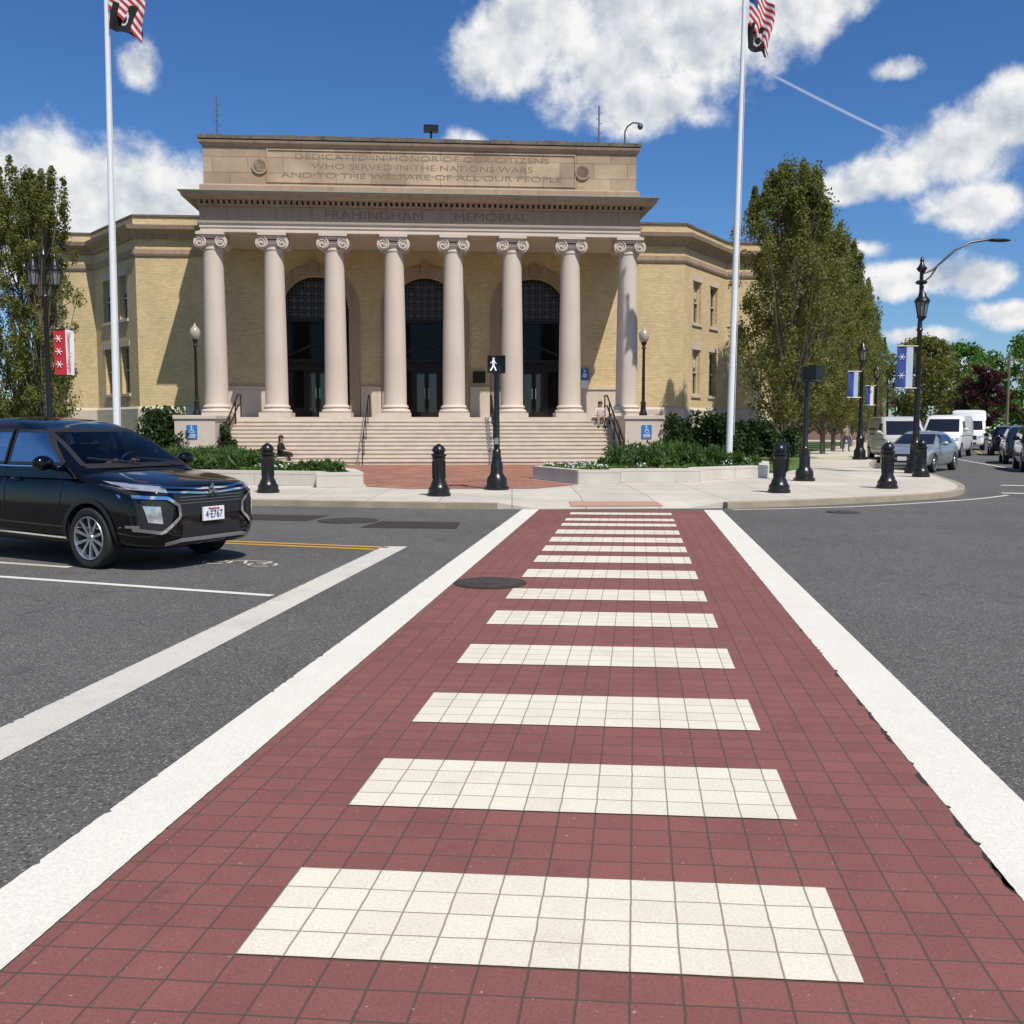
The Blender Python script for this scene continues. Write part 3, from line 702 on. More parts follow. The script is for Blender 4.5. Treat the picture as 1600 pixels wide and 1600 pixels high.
# coping of separate slabs with slightly uneven tops
cp=MB(); rr=random.Random(12); u=-AH-.2
while u<AH+.15:
    w_=min(rr.uniform(.9,1.3),AH+.2-u); cp.box(u+.006,u+w_-.006,-.17,.5,13.903,14.05+rr.uniform(0,.05)); u+=w_
for s in (-1,1):
    x0,x1=sorted((s*(AH-.3),s*(AH+.2))); cp.box(x0,x1,.503,4,13.903,14.07)
bo(cp,'attic_coping',M['coping'],bevel=.01)
at=MB()
for (x0,x1,z0,z1) in ((-6.7,-6.64,12.2,13.5),(6.64,6.7,12.2,13.5),(-6.7,6.7,13.5,13.55),(-6.7,6.7,12.15,12.2)): at.box(x0,x1,.0,.036,z0,z1)
bo(at,'panel_frame',M['stone3'])
for s in (-1,1):
    t=MB().lathe([(.34,-.035),(.34,.02),(.27,.02),(.27,-.035)],24,(s*7.0,.0,12.82),axis='y'); t.lathe([(.17,-.03),(.17,.02),(.05,.02)],16,(s*7.0,.0,12.82),axis='y'); bo(t,'wreath',M['stone2'],smooth=True)
fr_=(rad(90),0,0)
text('inscription','·  FRAMINGHAM   ·   MEMORIAL  ·',.50,M['letter'],Bld,(.15,-.425,10.70),fr_,.003,9.8)
text('inscription','DEDICATED·IN·HONOR·OF·OUR·CITIZENS',.34,M['letter'],Bld,(0,.036,13.25),fr_,.002,11.0)
text('inscription','WHO·SERVED·IN·THE·NATIONS·WARS',.34,M['letter'],Bld,(0,.036,12.86),fr_,.002,9.6)
text('inscription','AND·TO·THE·WELFARE·OF·ALL·OUR·PEOPLE',.34,M['letter'],Bld,(0,.036,12.47),fr_,.002,12.2)
ZR=14.05
b=MB().tube([(.35,1.5,ZR-.2),(.35,1.5,ZR+.75)],.05); b.box(.02,.68,1.3,1.6,ZR+.75,ZR+1.05); bo(b,'roof_floodlight',M['black'])
for u in (-9.0,7.9):
    b=MB().tube([(u,1.2,ZR-.2),(u,1.2,ZR+2.0)],.035,6)
    for k in range(6): b.tube([(u-.02,1.2,ZR+.5+k*.22),(u+.14*(1 if k%2 else -1),1.2,ZR+.6+k*.22)],.016,5)
    bo(b,'antenna',M['lattice'])
b=MB().tube([(8.9,.2,ZR-.2),(8.9,.2,ZR+.6),(9.0,.1,ZR+.8),(9.2,-.1,ZR+.9),(9.45,-.2,ZR+.85)],.035,8); b.ell((9.5,-.22,ZR+.72),(.13,.13,.15)); bo(b,'security_camera',[M['lattice']],smooth=True)
bo(MB().box(2.25,2.85,3.42,3.52,3.75,4.3),'plaque',M['bronze'])
b=MB().box(7.45,7.85,3.38,3.48,3.9,4.45,0); b.box(7.47,7.83,3.37,3.379,3.5,3.88,1); b.lathe([(.05,0),(.05,.004)],10,(7.65,3.374,4.33),1,'y'); b.lathe([(.11,0),(.11,.004),(.08,.004),(.08,0)],14,(7.65,3.374,4.12),1,'y'); bo(b,'wall_sign',[M['blue'],M['white']])
def rail(u,thick=.028,double=False):
    b=MB()
    f=lambda y:(ZT+ (y+.95)/.33*.1617) if y<-.95 else ZT
    for h in ((.95,.5) if double else (.95,)):
        b.tube([(u,-.3,ZT+h),(u,-1.0,ZT+h),(u,-4.75,f(-4.75)+h),(u,-5.15,.2+h-.08)],thick,8)
    for y in (-.4,-1.6,-2.8,-4.0,-4.9): b.tube([(u,y,max(.12,f(y)-.05)),(u,y,f(y)+.95)],thick*.9,6)
    bo(b,'handrail',M['black'],smooth=True)
rail(-7.95,.035,True); rail(8.0,.035,True); rail(-2.4,.025); rail(2.9,.035,True)

# ------------------------------------------------------------------ globe lamps
gl=empty('globe_lamp',(0,0,0),0,'black post lamp with frosted globe on stone pedestal','lamp','globe lamps flanking the steps')
MB().lathe([(.17,0),(.17,.12),(.12,.2),(.10,.5),(.13,.55),(.07,.62),(.055,2.75),(.09,2.8),(.06,2.9),(.11,3.0),(.13,3.05)],16).obj('post',M['black'],gl,smooth=True)
MB().lathe([(.11,3.05),(.19,3.15),(.215,3.3),(.19,3.45),(.11,3.55),(.04,3.63),(.02,3.71)],20).obj('globe',M['globe'],gl,smooth=True)
snapshot()
mxB=Matrix.Translation(BX)@Matrix.Rotation(BR,4,'Z')
p=mxB@Vector((-9.15,-3.2,2.1)); gl.location=p
p=mxB@Vector((9.15,-3.2,2.1)); copy_thing(gl,p)

# ------------------------------------------------------------------ bollards
bl=empty('bollard',(-5.65,22.8,.13),0,'short black cast iron bollard on the pavement','bollard','black bollards along the kerb')
MB().lathe([(.26,0),(.26,.06),(.235,.08),(.235,.17),(.20,.2),(.175,.27),(.16,.31)],24).obj('base',M['black'],bl,smooth=True)
b=MB()
b.lathe([(.15,.311),(.15,.34),(.135,.36),(.135,.79),(.15,.81),(.15,.85)],24)
for k in range(12):
    a=2*math.pi*k/12; b.tube([(.137*math.cos(a),.137*math.sin(a),.38),(.137*math.cos(a),.137*math.sin(a),.77)],.014,6)
b.obj('shaft',M['black'],bl,smooth=True)
MB().lathe([(.13,.852),(.165,.875),(.165,.92),(.12,.935),(.12,.96),(.15,.985),(.15,1.02),(.11,1.09),(.05,1.13),(.02,1.15)],24).obj('cap',M['black'],bl,smooth=True)
snapshot()
for x,y in ((-1.61,21.7),(6.19,22.8),(9.3,24.4),(12.45,30.0)): copy_thing(bl,(x,y,.13))

# ------------------------------------------------------------------ signal posts
def postprof(H,r=.075):
    return [(.30,0),(.30,.07),(.25,.1),(.24,.28),(.19,.34),(.15,.42),(.15,.62),(.12,.68),(r+.02,.9),(r+.035,.93),(r,.98),(r*.85,H-.1),(r*1.3,H-.06),(r*.8,H)]
sg=empty('pedestrian_signal',(-.37,23.9,.13),0,'black post with lit white walking figure signal','pedestrian signal')
MB().lathe(postprof(2.85),20).obj('post',M['black'],sg,smooth=True)
b=MB().box(-.21,.21,-.12,.12,2.8,3.22); b.box(-.21,.21,-.26,-.121,3.19,3.22); b.box(-.215,-.19,-.26,-.122,2.85,3.189); b.box(.19,.215,-.26,-.122,2.85,3.189)
b.obj('signal_head',M['black'],sg,bevel=.01)
lit=bpy.data.materials.new('lit_white_symbol'); lit.use_nodes=True; bb=lit.node_tree.nodes['Principled BSDF']; bb.inputs['Base Color'].default_value=(.8,.8,.8,1); bb.inputs['Emission Color'].default_value=(1,1,1,1); bb.inputs['Emission Strength'].default_value=.5
b=MB(); X0,Z0=-.07,3.0
def sgm(a,c,w=.035):
    a=Vector(a);c=Vector(c);d=(c-a).normalized()*w/2
    b.add([(X0+a.x-d.y,-.125,Z0+a.y+d.x),(X0+a.x+d.y,-.125,Z0+a.y-d.x),(X0+c.x+d.y,-.125,Z0+c.y-d.x),(X0+c.x-d.y,-.125,Z0+c.y+d.x)],[(0,1,2,3)])
b.lathe([(.03,0),(.03,.003)],12,(X0+.0,-.127,Z0+.14),axis='y')
sgm((.0,.11),(-.005,-.0),.055); sgm((0,0),(.06,-.14),.028); sgm((-.01,.0),(-.03,-.07),.028); sgm((-.03,-.07),(-.08,-.14),.028); sgm((.0,.09),(.07,.02),.022); sgm((-.01,.09),(-.08,.03),.022)
b.obj('walking_symbol',lit,sg)
MB().box(-.05,.05,-.14,-.08,1.1,1.25).obj('push_button',M['chrome'],sg)
sg2=empty('signal_post',(8.25,27.8,.13),rad(40),'black post carrying two pedestrian signal boxes','pedestrian signal')
MB().lathe(postprof(2.9),20).obj('post',M['black'],sg2,smooth=True)
b=MB().box(-.05,.33,-.12,.12,2.75,3.2); b.box(-.1,.28,-.36,-.14,2.8,3.22); b.obj('signal_head',M['black'],sg2,bevel=.01)

# ------------------------------------------------------------------ street lamps
def lantern(cx,cy,z,mb,mg,s=1):
    mb.lathe([(.05*s,z-.12*s),(.11*s,z-.05*s),(.16*s,z),(.16*s,z+.03*s)],12,(cx,cy,0))
    mg.lathe([(.13*s,z+.03*s),(.215*s,z+.5*s)],8,(cx,cy,0))
    for k in range(8):
        a=2*math.pi*k/8; mb.tube([(cx+.135*s*math.cos(a),cy+.135*s*math.sin(a),z+.03*s),(cx+.222*s*math.cos(a),cy+.222*s*math.sin(a),z+.5*s)],.014*s,5)
    mb.lathe([(.25*s,z+.5*s),(.26*s,z+.54*s),(.2*s,z+.64*s),(.14*s,z+.7*s),(.12*s,z+.8*s),(.05*s,z+.86*s),(.03*s,z+.95*s),(.05*s,z+1.0*s),(.01*s,z+1.1*s)],12,(cx,cy,0))
def lamp_post(H): return [(.33,0),(.33,.08),(.27,.12),(.26,.42),(.2,.5),(.17,.6),(.17,.95),(.2,.99),(.13,1.08),(.1,1.3),(.12,1.33),(.1,1.38),(.075,H-.4),(.11,H-.35),(.08,H-.3),(.065,H)]
t1=empty('street_lamp',(13.2,32.3,.13),rad(5),'tall black street lamp with lantern and long curved arm','street lamp')
MB().lathe(lamp_post(5.0),20).obj('post',M['black'],t1,smooth=True)
mb,mg=MB(),MB(); lantern(.05,0,5.05,mb,mg,.95); ln1=mb.obj('lantern',M['black'],t1,smooth=True); mg.obj('lantern_glass',M['lglass'],ln1)
b=MB().tube([(.0,0,4.95),(.0,0,6.5)],.06,10); b.lathe([(.13,6.1),(.2,6.16),(.13,6.22)],14); b.lathe([(.1,6.5),(.17,6.6),(.1,6.68),(.05,6.8),(.07,6.86),(.01,7.0)],14)
arc=[(.05,0,6.45),(.35,0,6.55),(.7,0,6.85),(1.1,0,7.2),(1.6,0,7.45),(2.2,0,7.55)]
b.tube(arc,.035,8); b.tube([(.05,0,6.15),(.3,0,6.35),(.5,0,6.65)],.025,6); b.obj('arm',M['black'],t1,smooth=True)
b=MB().ell((2.55,0,7.53),(.42,.16,.055),16,8); b.obj('lamp_head',M['black'],t1,smooth=True)
t2=empty('street_lamp',(-15.4,33,.13),rad(0),'black street lamp with twin lanterns and red banner','street lamp')
MB().lathe(lamp_post(6.15),20).obj('post',M['black'],t2,smooth=True)
b=MB(); q_=.55
for s in (-1,1): b.tube([(0,0,5.35+q_),(s*.18,0,5.2+q_),(s*.34,0,5.3+q_),(s*.36,0,5.55+q_)],.035,8)
b.tube([(0,0,5.5+q_),(0,0,6.5+q_)],.05,8); b.lathe([(.06,6.5+q_),(.12,6.6+q_),(.05,6.75+q_),(.01,6.95+q_)],12)
b.tube([(0,0,6.4+q_),(.1,.3,6.9+q_),(.15,.8,7.1+q_)],.03,6); b.ell((.2,1.1,7.1+q_),(.14,.35,.06)); b.obj('arm',M['black'],t2,smooth=True)
for s in (-1,1):
    mb,mg=MB(),MB(); lantern(s*.36,0,5.6+q_,mb,mg,.95); q=mb.obj('lantern',M['black'],t2,smooth=True); mg.obj('lantern_glass',M['lglass'],q)
t3=empty('street_lamp',(16.2,46,.13),rad(0),'black street lamp with single lantern on side street pavement','street lamp','lantern lamps along the side street')
MB().lathe(lamp_post(4.5),16).obj('post',M['black'],t3,smooth=True)
mb,mg=MB(),MB(); lantern(0,0,4.55,mb,mg,.95); q=mb.obj('lantern',M['black'],t3,smooth=True); mg.obj('lantern_glass',M['lglass'],q)
snapshot()
for y in (62,82,104): copy_thing(t3,(kl(y)-.7,y,.13))
def banner(loc,rotz,w,h,m,txt,label,mat2,split=.42):
    e=empty('banner',loc,rotz,label,'banner')
    b=MB(); n=10
    for i in range(n+1):
        for j in range(9):
            x=w*i/n; z=-h*j/8; b.v.append((x,.03*math.sin(i*.7+j*.5)*(i/n),z))
    for i in range(n):
        for j in range(8): b.f.append((i*9+j,i*9+j+1,(i+1)*9+j+1,(i+1)*9+j)); b.m.append(1 if (i+.5)/n>split and mat2 is not None else 0)
    b.obj('cloth',[m,mat2 or m],e,smooth=True,recalc=False)
    b=MB().tube([(-.15,0,.0),(w,0,.0)],.02,6); b.tube([(-.15,0,-h),(w,0,-h)],.02,6); b.obj('bracket',M['black'],e)
    return e
e=banner((-15.15,32.95,4.85),0,.66,1.5,M['red'],'','red and white vertical street banner on lamp post',M['flagwhite'],.55)
text('banner_lettering','Downtown Framingham',.17,M['red'],e,(.52,-.045,-.75),(rad(90),rad(90),0),.002,1.3)
for k in range(3):
    s=MB()
    for q in range(6):
        a=rad(60*q); s.tube([(.17,-.04,-.3-k*.42),(.17+.12*math.cos(a),-.04,-.3-k*.42+.12*math.sin(a))],.014,4)
    s.obj('snowflake_emblem',M['flagwhite'],e)
e=banner((13.0,32.25,4.25),rad(180),.54,1.35,M['paleblue'],'','pale and dark blue vertical street banner on lamp post',M['navy'],.4)
for k in range(2):
    s=MB()
    for q in range(6):
        a=rad(60*q); s.tube([(.38,.045,-.35-k*.6),(.38+.11*math.cos(a),.045,-.35-k*.6+.11*math.sin(a))],.010,4)
    s.obj('snowflake_emblem',M['flagwhite'],e)
banner((16.0,45.9,4.2),rad(180),.5,1.2,M['paleblue'],'','blue vertical street banner on lamp post',M['navy'])
banner((kl(62)-.9,61.9,4.2),rad(180),.5,1.2,M['flagwhite'],'','pale vertical street banner on lamp post',M['navy'])

# ------------------------------------------------------------------ flagpoles
def flagpole(loc,lean,label):
    e=empty('flagpole',loc,0,label,'flagpole','white flagpoles before the hall',rot=(0,lean,0))
    MB().lathe([(.28,0),(.28,.06),(.2,.1),(.14,.2),(.125,.5),(.115,6),(.09,13),(.06,19)],20).obj('pole',M['polewhite'],e,smooth=True)
    MB().tube([(.16,-.03,1.2),(.10,-.03,18.6)],.01,5).obj('halyard',M['polewhite'],e)
    MB().ell((0,0,19.12),(.14,.14,.14)).obj('finial',M['brass'],e,smooth=True)
    return e
flagpole((-14.4,36,.13),rad(.55),'tall white flagpole with two flags on the lawn')
flagpole((8.35,38,.13),rad(.85),'tall white flagpole with two flags beside shrubs')
def flag(loc,w,h,kind,label,seed,droop=.75):
    n,mm=26,39; b=MB(); rr=random.Random(seed); ph=rr.random()*6
    for i in range(n+1):
        for j in range(mm+1):
            s=i/n; t=j/mm
            x=w*s*(1-droop*.45)*(1-.15*t); z=-h*t-w*s*droop*(.55+.25*s)
            y=.16*math.sin(s*9+t*2.2+ph)*min(1,s*3)+.06*math.sin(s*17+t*5)
            x+=.06*math.sin(t*6+s*5+ph)*s
            b.v.append((x,y,z))
    for i in range(n):
        for j in range(mm):
            b.f.append((i*(mm+1)+j,i*(mm+1)+j+1,(i+1)*(mm+1)+j+1,(i+1)*(mm+1)+j))
            s=(i+.5)/n;t=(j+.5)/mm
            if kind=='us': mi=2 if (s<.4 and t<7/13) else (0 if int(t*13)%2==0 else 1)
            else:
                d=math.hypot((s-.5)*w/h*1.1,(t-.5)); mi=1 if d<.26 and not math.hypot((s-.52)*1.1*w/h,t-.56)<.15 else 0
            b.m.append(mi)
    mats=[M['red'],M['flagwhite'],M['navy']] if kind=='us' else [M['dark'],M['flagwhite']]
    o=b.obj('flag',mats,loc=loc,smooth=True,recalc=False); return tag(o,label,'flag')
flag((-14.12,35.95,18.0),2.0,1.75,'us','red and white striped flag drooping from pole',3)
flag((-14.10,35.9,16.5),1.35,.95,'pow','black flag with white disc drooping from pole',5,.3)
flag((8.78,37.95,18.3),1.55,1.8,'us','red and white striped flag drooping from pole',8,.95)
flag((8.76,38.0,16.6),.95,.95,'pow','black flag with white disc drooping from pole',9,.35)

# ------------------------------------------------------------------ planters and plants
def leaves(centers,radii,n,size,seed,up=0,stretch=1.2,asp=.38):
    rng=np.random.default_rng(seed)
    c=np.array(centers); r=np.array(radii); idx=rng.integers(0,len(c),n)
    d=rng.normal(size=(n,3)); d/=np.linalg.norm(d,axis=1)[:,None]; rr=rng.random(n)**.45
    pos=c[idx]+d*(rr*r[idx])[:,None]*np.array([1,1,stretch])
    a=rng.normal(size=(n,3)); a[:,2]+=up; a/=np.linalg.norm(a,axis=1)[:,None]
    t=rng.normal(size=(n,3)); b=np.cross(a,t); b/=np.linalg.norm(b,axis=1)[:,None]
    s=size*(.6+.8*rng.random(n))[:,None]
    v=np.stack([pos-a*s*.6,pos+b*s*asp,pos+a*s*.6,pos-b*s*asp],1).reshape(-1,3)
    f=np.arange(4*n).reshape(-1,4)
    return v,f
def leafobj(name,v,f,m,parent=None,loc=(0,0,0)):
    me=bpy.data.meshes.new(name); me.from_pydata(v.tolist(),[],f.tolist()); me.materials.append(m)
    o=bpy.data.objects.new(name,me); C.objects.link(o); o.location=loc
    if parent:o.parent=parent
    return o
def inpoly(x,y,P):
    c=False;j=len(P)-1
    for i in range(len(P)):
        if (P[i][1]>y)!=(P[j][1]>y) and x<(P[j][0]-P[i][0])*(y-P[i][1])/(P[j][1]-P[i][1])+P[i][0]: c=not c
        j=i
    return c
def planter(poly,label,seed,density,hf):
    e=empty('stone_planter',(poly[0][0],poly[0][1],.13),0,label,'planter')
    ox,oy=poly[0]; P=[(x-ox,y-oy) for x,y in poly]
    n=len(P); area=sum(P[i][0]*P[(i+1)%n][1]-P[(i+1)%n][0]*P[i][1] for i in range(n)); P=P if area>0 else P[::-1]
    inner=[]
    for i in range(n):
        a,p,c=Vector(P[i-1]),Vector(P[i]),Vector(P[(i+1)%n]); d1=(p-a).normalized();d2=(c-p).normalized()
        n1=Vector((-d1.y,d1.x));n2=Vector((-d2.y,d2.x)); mm=(n1+n2).normalized(); k=1/max(.4,mm.dot(n1)); q=p+mm*k*.3; inner.append((q.x,q.y))
    b=MB(); HW=.29
    for i in range(n):
        j=(i+1)%n; a,c=P[i],P[j]; ia,ic=inner[i],inner[j]
        L_=math.hypot(c[0]-a[0],c[1]-a[1]); ns=max(1,int(L_/1.4))
        for k in range(ns):
            t0,t1=k/ns+.010/L_,(k+1)/ns-.010/L_
            q=[tuple(np.array(a)*(1-t)+np.array(c)*t) for t in (t0,t1)]+[tuple(np.array(ia)*(1-t)+np.array(ic)*t) for t in (t1,t0)]
            b.prism(q,0,HW)
            cen=np.mean(q,axis=0); q2=[tuple(cen+(np.array(z)-cen)*1.01) for z in q]; b.prism(q2,HW+.003,HW+.085)
    b.obj('wall',M['granite'],e,bevel=.01)
    b=MB(); b.add([(x,y,HW-.01) for x,y in inner],[tuple(range(n))]); b.obj('soil',M['soil'],e,recalc=False)
    rr=random.Random(seed); xs=[p[0] for p in inner]; ys=[p[1] for p in inner]; cen=[];rd=[];low=[];lr=[]
    tries=0
    while len(cen)+len(low)<density and tries<density*40:
        tries+=1; x=rr.uniform(min(xs),max(xs)); y=rr.uniform(min(ys),max(ys))
        if inpoly(x,y,inner):
            h=hf(x+ox,y+oy,rr)
            if h is None: continue
            if h>.2: cen.append((x,y,HW+.02+h*.45)); rd.append(h*.55)
            else: low.append((x,y,HW+.04)); lr.append(rr.uniform(.14,.24))
    if cen:
        v,f=leaves(cen,rd,len(cen)*120,.17,seed,1.3,1.0,.14); v[:,2]=np.maximum(v[:,2],HW)
        o=leafobj('tall_plants',v,f,M['leafG'],e); o['kind']='stuff'
    v,f=leaves(low,lr,len(low)*60,.085,seed+3,.6,.55); v[:,2]=np.maximum(v[:,2],HW)
    o=leafobj('groundcover',v,f,M['leafC'],e); o['kind']='stuff'
    fl=[c for c in low if rr.random()<.18]
    if fl:
        v,f=leaves([(c[0],c[1],c[2]+.12) for c in fl],[.2]*len(fl),len(fl)*14,.05,seed+1,0,.4); o=leafobj('blossom',v,f,M['flagwhite'],e); o['kind']='stuff'
hR=lambda x,y,rr:(rr.uniform(.4,.8) if (y>29.5 and 3.0<x<6.8 and rr.random()<.8) else (rr.uniform(.25,.4) if y>28.5 and x>2.6 and rr.random()<.4 else .1))
planter([(.6,28.8),(1.75,26.2),(2.9,26.2),(2.95,27.0),(5.2,27.2),(5.3,27.9),(7.7,29.5),(8.6,33),(7.9,38),(6.1,38.4)],'low pale angular granite planter with leafy green plants',11,200,hR)
hL=lambda x,y,rr:(rr.uniform(.3,.6) if ((x<-7.5 and rr.random()<.7) or (y>30 and x<-8)) else (rr.uniform(.22,.35) if rr.random()<.35 else .1))
planter([(-3.75,24.9),(-4.9,24.6),(-5.0,25.3),(-8.5,26.2),(-13,28.5),(-14,34),(-12,38.2),(-9.9,36.4),(-4.3,27.0)],'low pale granite planter with leafy plants beside the steps',13,210,hL)
def shrub(loc,r,h,seed,label,m='leafB'):
    e=empty('shrub',loc,0,label,'shrub'); rr=random.Random(seed); cen=[];rd=[]
    b=MB()
    for i in range(30):
        a=rr.random()*6.28; t=rr.random()**.6; z=h*(.25+.6*rr.random()); k=math.sqrt(max(.1,1-(z/h-.35)**2*1.6))
        p=(r*t*.8*k*math.cos(a),r*t*.8*k*math.sin(a),z); cen.append(p); rd.append(r*rr.uniform(.18,.34))
        if i<9: b.tube([(0,0,0),(p[0]*.5,p[1]*.5,z*.4),p],[.04,.025,.01],5)
    b.obj('stem',M['bark'],e); v,f=leaves(cen,rd,int(4200*r),.12,seed); v[:,2]=np.maximum(v[:,2],.02); leafobj('foliage',v,f,M[m],e)
shrub((-13.7,39,.13),1.5,2.2,21,'rounded dark green shrub beside the steps')
shrub((-12.0,39.6,.13),1.0,1.7,22,'low dark green shrub beside the steps')
for i,(x,y,r,h) in enumerate([(6.95,39.8,1.15,2.1),(8.3,39.9,1.25,2.15),(9.7,40.3,1.15,1.9),(10.9,40.9,1.1,1.8)]): shrub((x,y,.13),r,h,30+i,'rounded dark green rhododendron shrub by the wall')

def make_tree(name,loc,H,Rd,hb,ncl,nleaf,size,seed,m,label,cat='tree',group=None,col=True,tr=.16,spire=1.0):
    e=empty(name,loc,0,label,cat,group); rr=random.Random(seed); cen=[];rd=[]; b=MB()
    trunk=[(0,0,-.05)]+[(.12*math.sin(k*1.3+seed)*k*.3,.12*math.cos(k*1.7+seed)*k*.3,H*.9*k/6) for k in range(1,7)]
    b.tube(trunk,[tr,tr*.8,tr*.65,tr*.5,tr*.35,tr*.22,tr*.08],9)
    for i in range(ncl):
        t=rr.random()**.9; z=hb+(H-hb)*t
        prof=(max(0,math.sin(math.pi*(.13+.80*t)))**.62) if col else math.sqrt(max(.02,1-(2*t-.95)**2*.95))
        prof*=.72+.45*rr.random()
        a=rr.random()*6.283; q=rr.random()**.5; r=Rd*prof*q
        p=(r*math.cos(a),r*math.sin(a),z); cen.append(p); rd.append(Rd*rr.uniform(.12,.25)*(1-.3*t if col else 1))
        if rr.random()<.36:
            z0=max(hb*.5,z-r*(2.2 if col else .9)-1.0); b.tube([(0,0,z0),(p[0]*.55,p[1]*.55,z0+(z-z0)*.45),p],[tr*.32,tr*.2,.012],5)
    if col:
        for i in range(14):
            a=rr.random()*6.28; r=Rd*.75*rr.random()**.6; z=H*rr.uniform(.84,.95)-r*.5
            for k in range(4): cen.append((r*math.cos(a),r*math.sin(a),z+k*.30*spire)); rd.append(.32-.06*k)
            b.tube([(r*.5*math.cos(a),r*.5*math.sin(a),z-1.5),(r*math.cos(a),r*math.sin(a),z+1.0*spire)],[.03,.008],4)
    b.obj('trunk',M['bark'],e,smooth=True)
    v,f=leaves(cen,rd,nleaf,size,seed,.4,1.6 if col else .9); leafobj('crown',v,f,M[m],e); return e
g='upright street trees beside the hall'
ta=make_tree('street_tree',(11.75,42.5,.13),12.4,2.45,2.0,260,42000,.10,41,'leafA','tall upright tree with young yellow green leaves',group=g)
tb=make_tree('street_tree',(14.4,49,.13),12.0,2.6,2.0,260,42000,.10,42,'leafA','tall upright tree with young yellow green leaves',group=g)
tl=make_tree('street_tree',(-21.6,41,.13),12.2,1.65,1.2,160,22000,.095,43,'leafA','slender upright tree with sparse young leaves',group=g,spire=1.5)
snapshot()
for i,(y,s,r) in enumerate([(55.5,.98,1.0),(62,.95,2.1),(69,.97,3.0),(77,.9,4.0),(86,.92,5.1),(96,.9,.4)]):
    copy_thing(tb if i%2 else ta,(kl(y)-3.3,y,.13),r,s)
copy_thing(tl,(-19.6,41.5,.13),1.9,.97); copy_thing(tl,(-24,40,.13),3.0,.93); copy_thing(tl,(-22.2,45,.13),4.0,.95); copy_thing(tl,(-20.4,43.5,.13),5.0,.85)
g='round trees beyond the side street'
fa=make_tree('tree',(66,125,.1),13,6.2,2.5,110,12000,.36,51,'leafC','broad round tree with fresh green leaves',group=g,col=False,tr=.35)
fb_=make_tree('tree',(58,140,.1),13.5,6.5,3,110,12000,.36,52,'leafA','broad round tree with fresh green leaves',group=g,col=False,tr=.35)
snapshot()
for i,(x,y,s) in enumerate([(76,132,1),(88,140,1.05),(72,160,1.1),(96,170,1.15),(50,170,.9),(84,118,.8),(64,190,1.1),(46,200,.95),(110,185,1.2)]): copy_thing(fb_ if i%2 else fa,(x,y,.1),i*1.1,s)
make_tree('tree',(53,112,.1),8.0,3.3,1.5,60,6000,.3,55,'leafP','small dark purple leaved tree',col=False,tr=.2)
rng=np.random.default_rng(4); cen=[];rd=[]
for i in range(700):
    x=rng.uniform(-260,330); y=230+rng.random()*40; cen.append((x,y,rng.random()*9)); rd.append(3.0)
v,f=leaves(cen,rd,30000,1.1,9,0,1.0); v[:,2]=np.maximum(v[:,2],0)
o=leafobj('woodland',v,f,M['leafC']); tag(o,'distant belt of green trees on the horizon','woodland',kind='stuff')
e=empty('utility_pole',(50,100,.1),0,'wooden utility pole with crossarm beyond the trees','utility pole')
MB().lathe([(.16,0),(.11,9)],10).obj('post',M['bark'],e); MB().box(-1.2,1.2,-.06,.06,8.2,8.35).obj('crossarm',M['bark'],e)
def shop(loc,rot,w,d,h,m,label,seed):
    e=empty('shop_building',loc,rot,label,'building')
    MB().box(0,w,0,d,0,h).obj('wall',m,e); MB().box(-.15,w+.15,-.2,d,h+.003,h+.35).obj('cornice',M['siding'],e)
    k=int(w/4)
    for i in range(k):
        x=i*w/k+.5
        MB().box(x,x+w/k-1,-.05,-.005,.6,2.7).obj('shop_window',M['glass'],e)
        b=MB(); b.add([(x-.2,-1.3,2.75),(x+w/k-.8,-1.3,2.75),(x+w/k-.8,-.01,3.4),(x-.2,-.01,3.4),(x-.2,-1.3,2.5),(x+w/k-.8,-1.3,2.5)],[(0,1,2,3),(0,1,5,4)]); b.obj('awning',M['red'],e,recalc=False)
        if h>5: MB().box(x+.5,x+1.6,-.05,-.005,4.2,5.6).obj('window',M['glass'],e)
sa=rad(90-22.6)
shop((kl(112)-4,112,.1),sa,26,14,4.5,M['redbrick'],'low red brick shop row with red awnings',1)
shop((kl(142)-4,142,.1),sa,22,14,6.5,M['siding'],'pale two storey shop building with awnings',2)
e=empty('litter_bin',(9.0,33.0,.13),0,'black slatted litter bin beside the path','bin')
b=MB()
for k in range(20): a=2*math.pi*k/20; b.tube([(.24*math.cos(a),.24*math.sin(a),.05),(.27*math.cos(a),.27*math.sin(a),.85)],.018,4)
b.lathe([(.22,0),(.22,.82)],16); b.obj('body',M['black'],e); MB().lathe([(.3,.85),(.3,.92),(.22,.99),(.1,1.02)],20).obj('lid',M['black'],e,smooth=True)

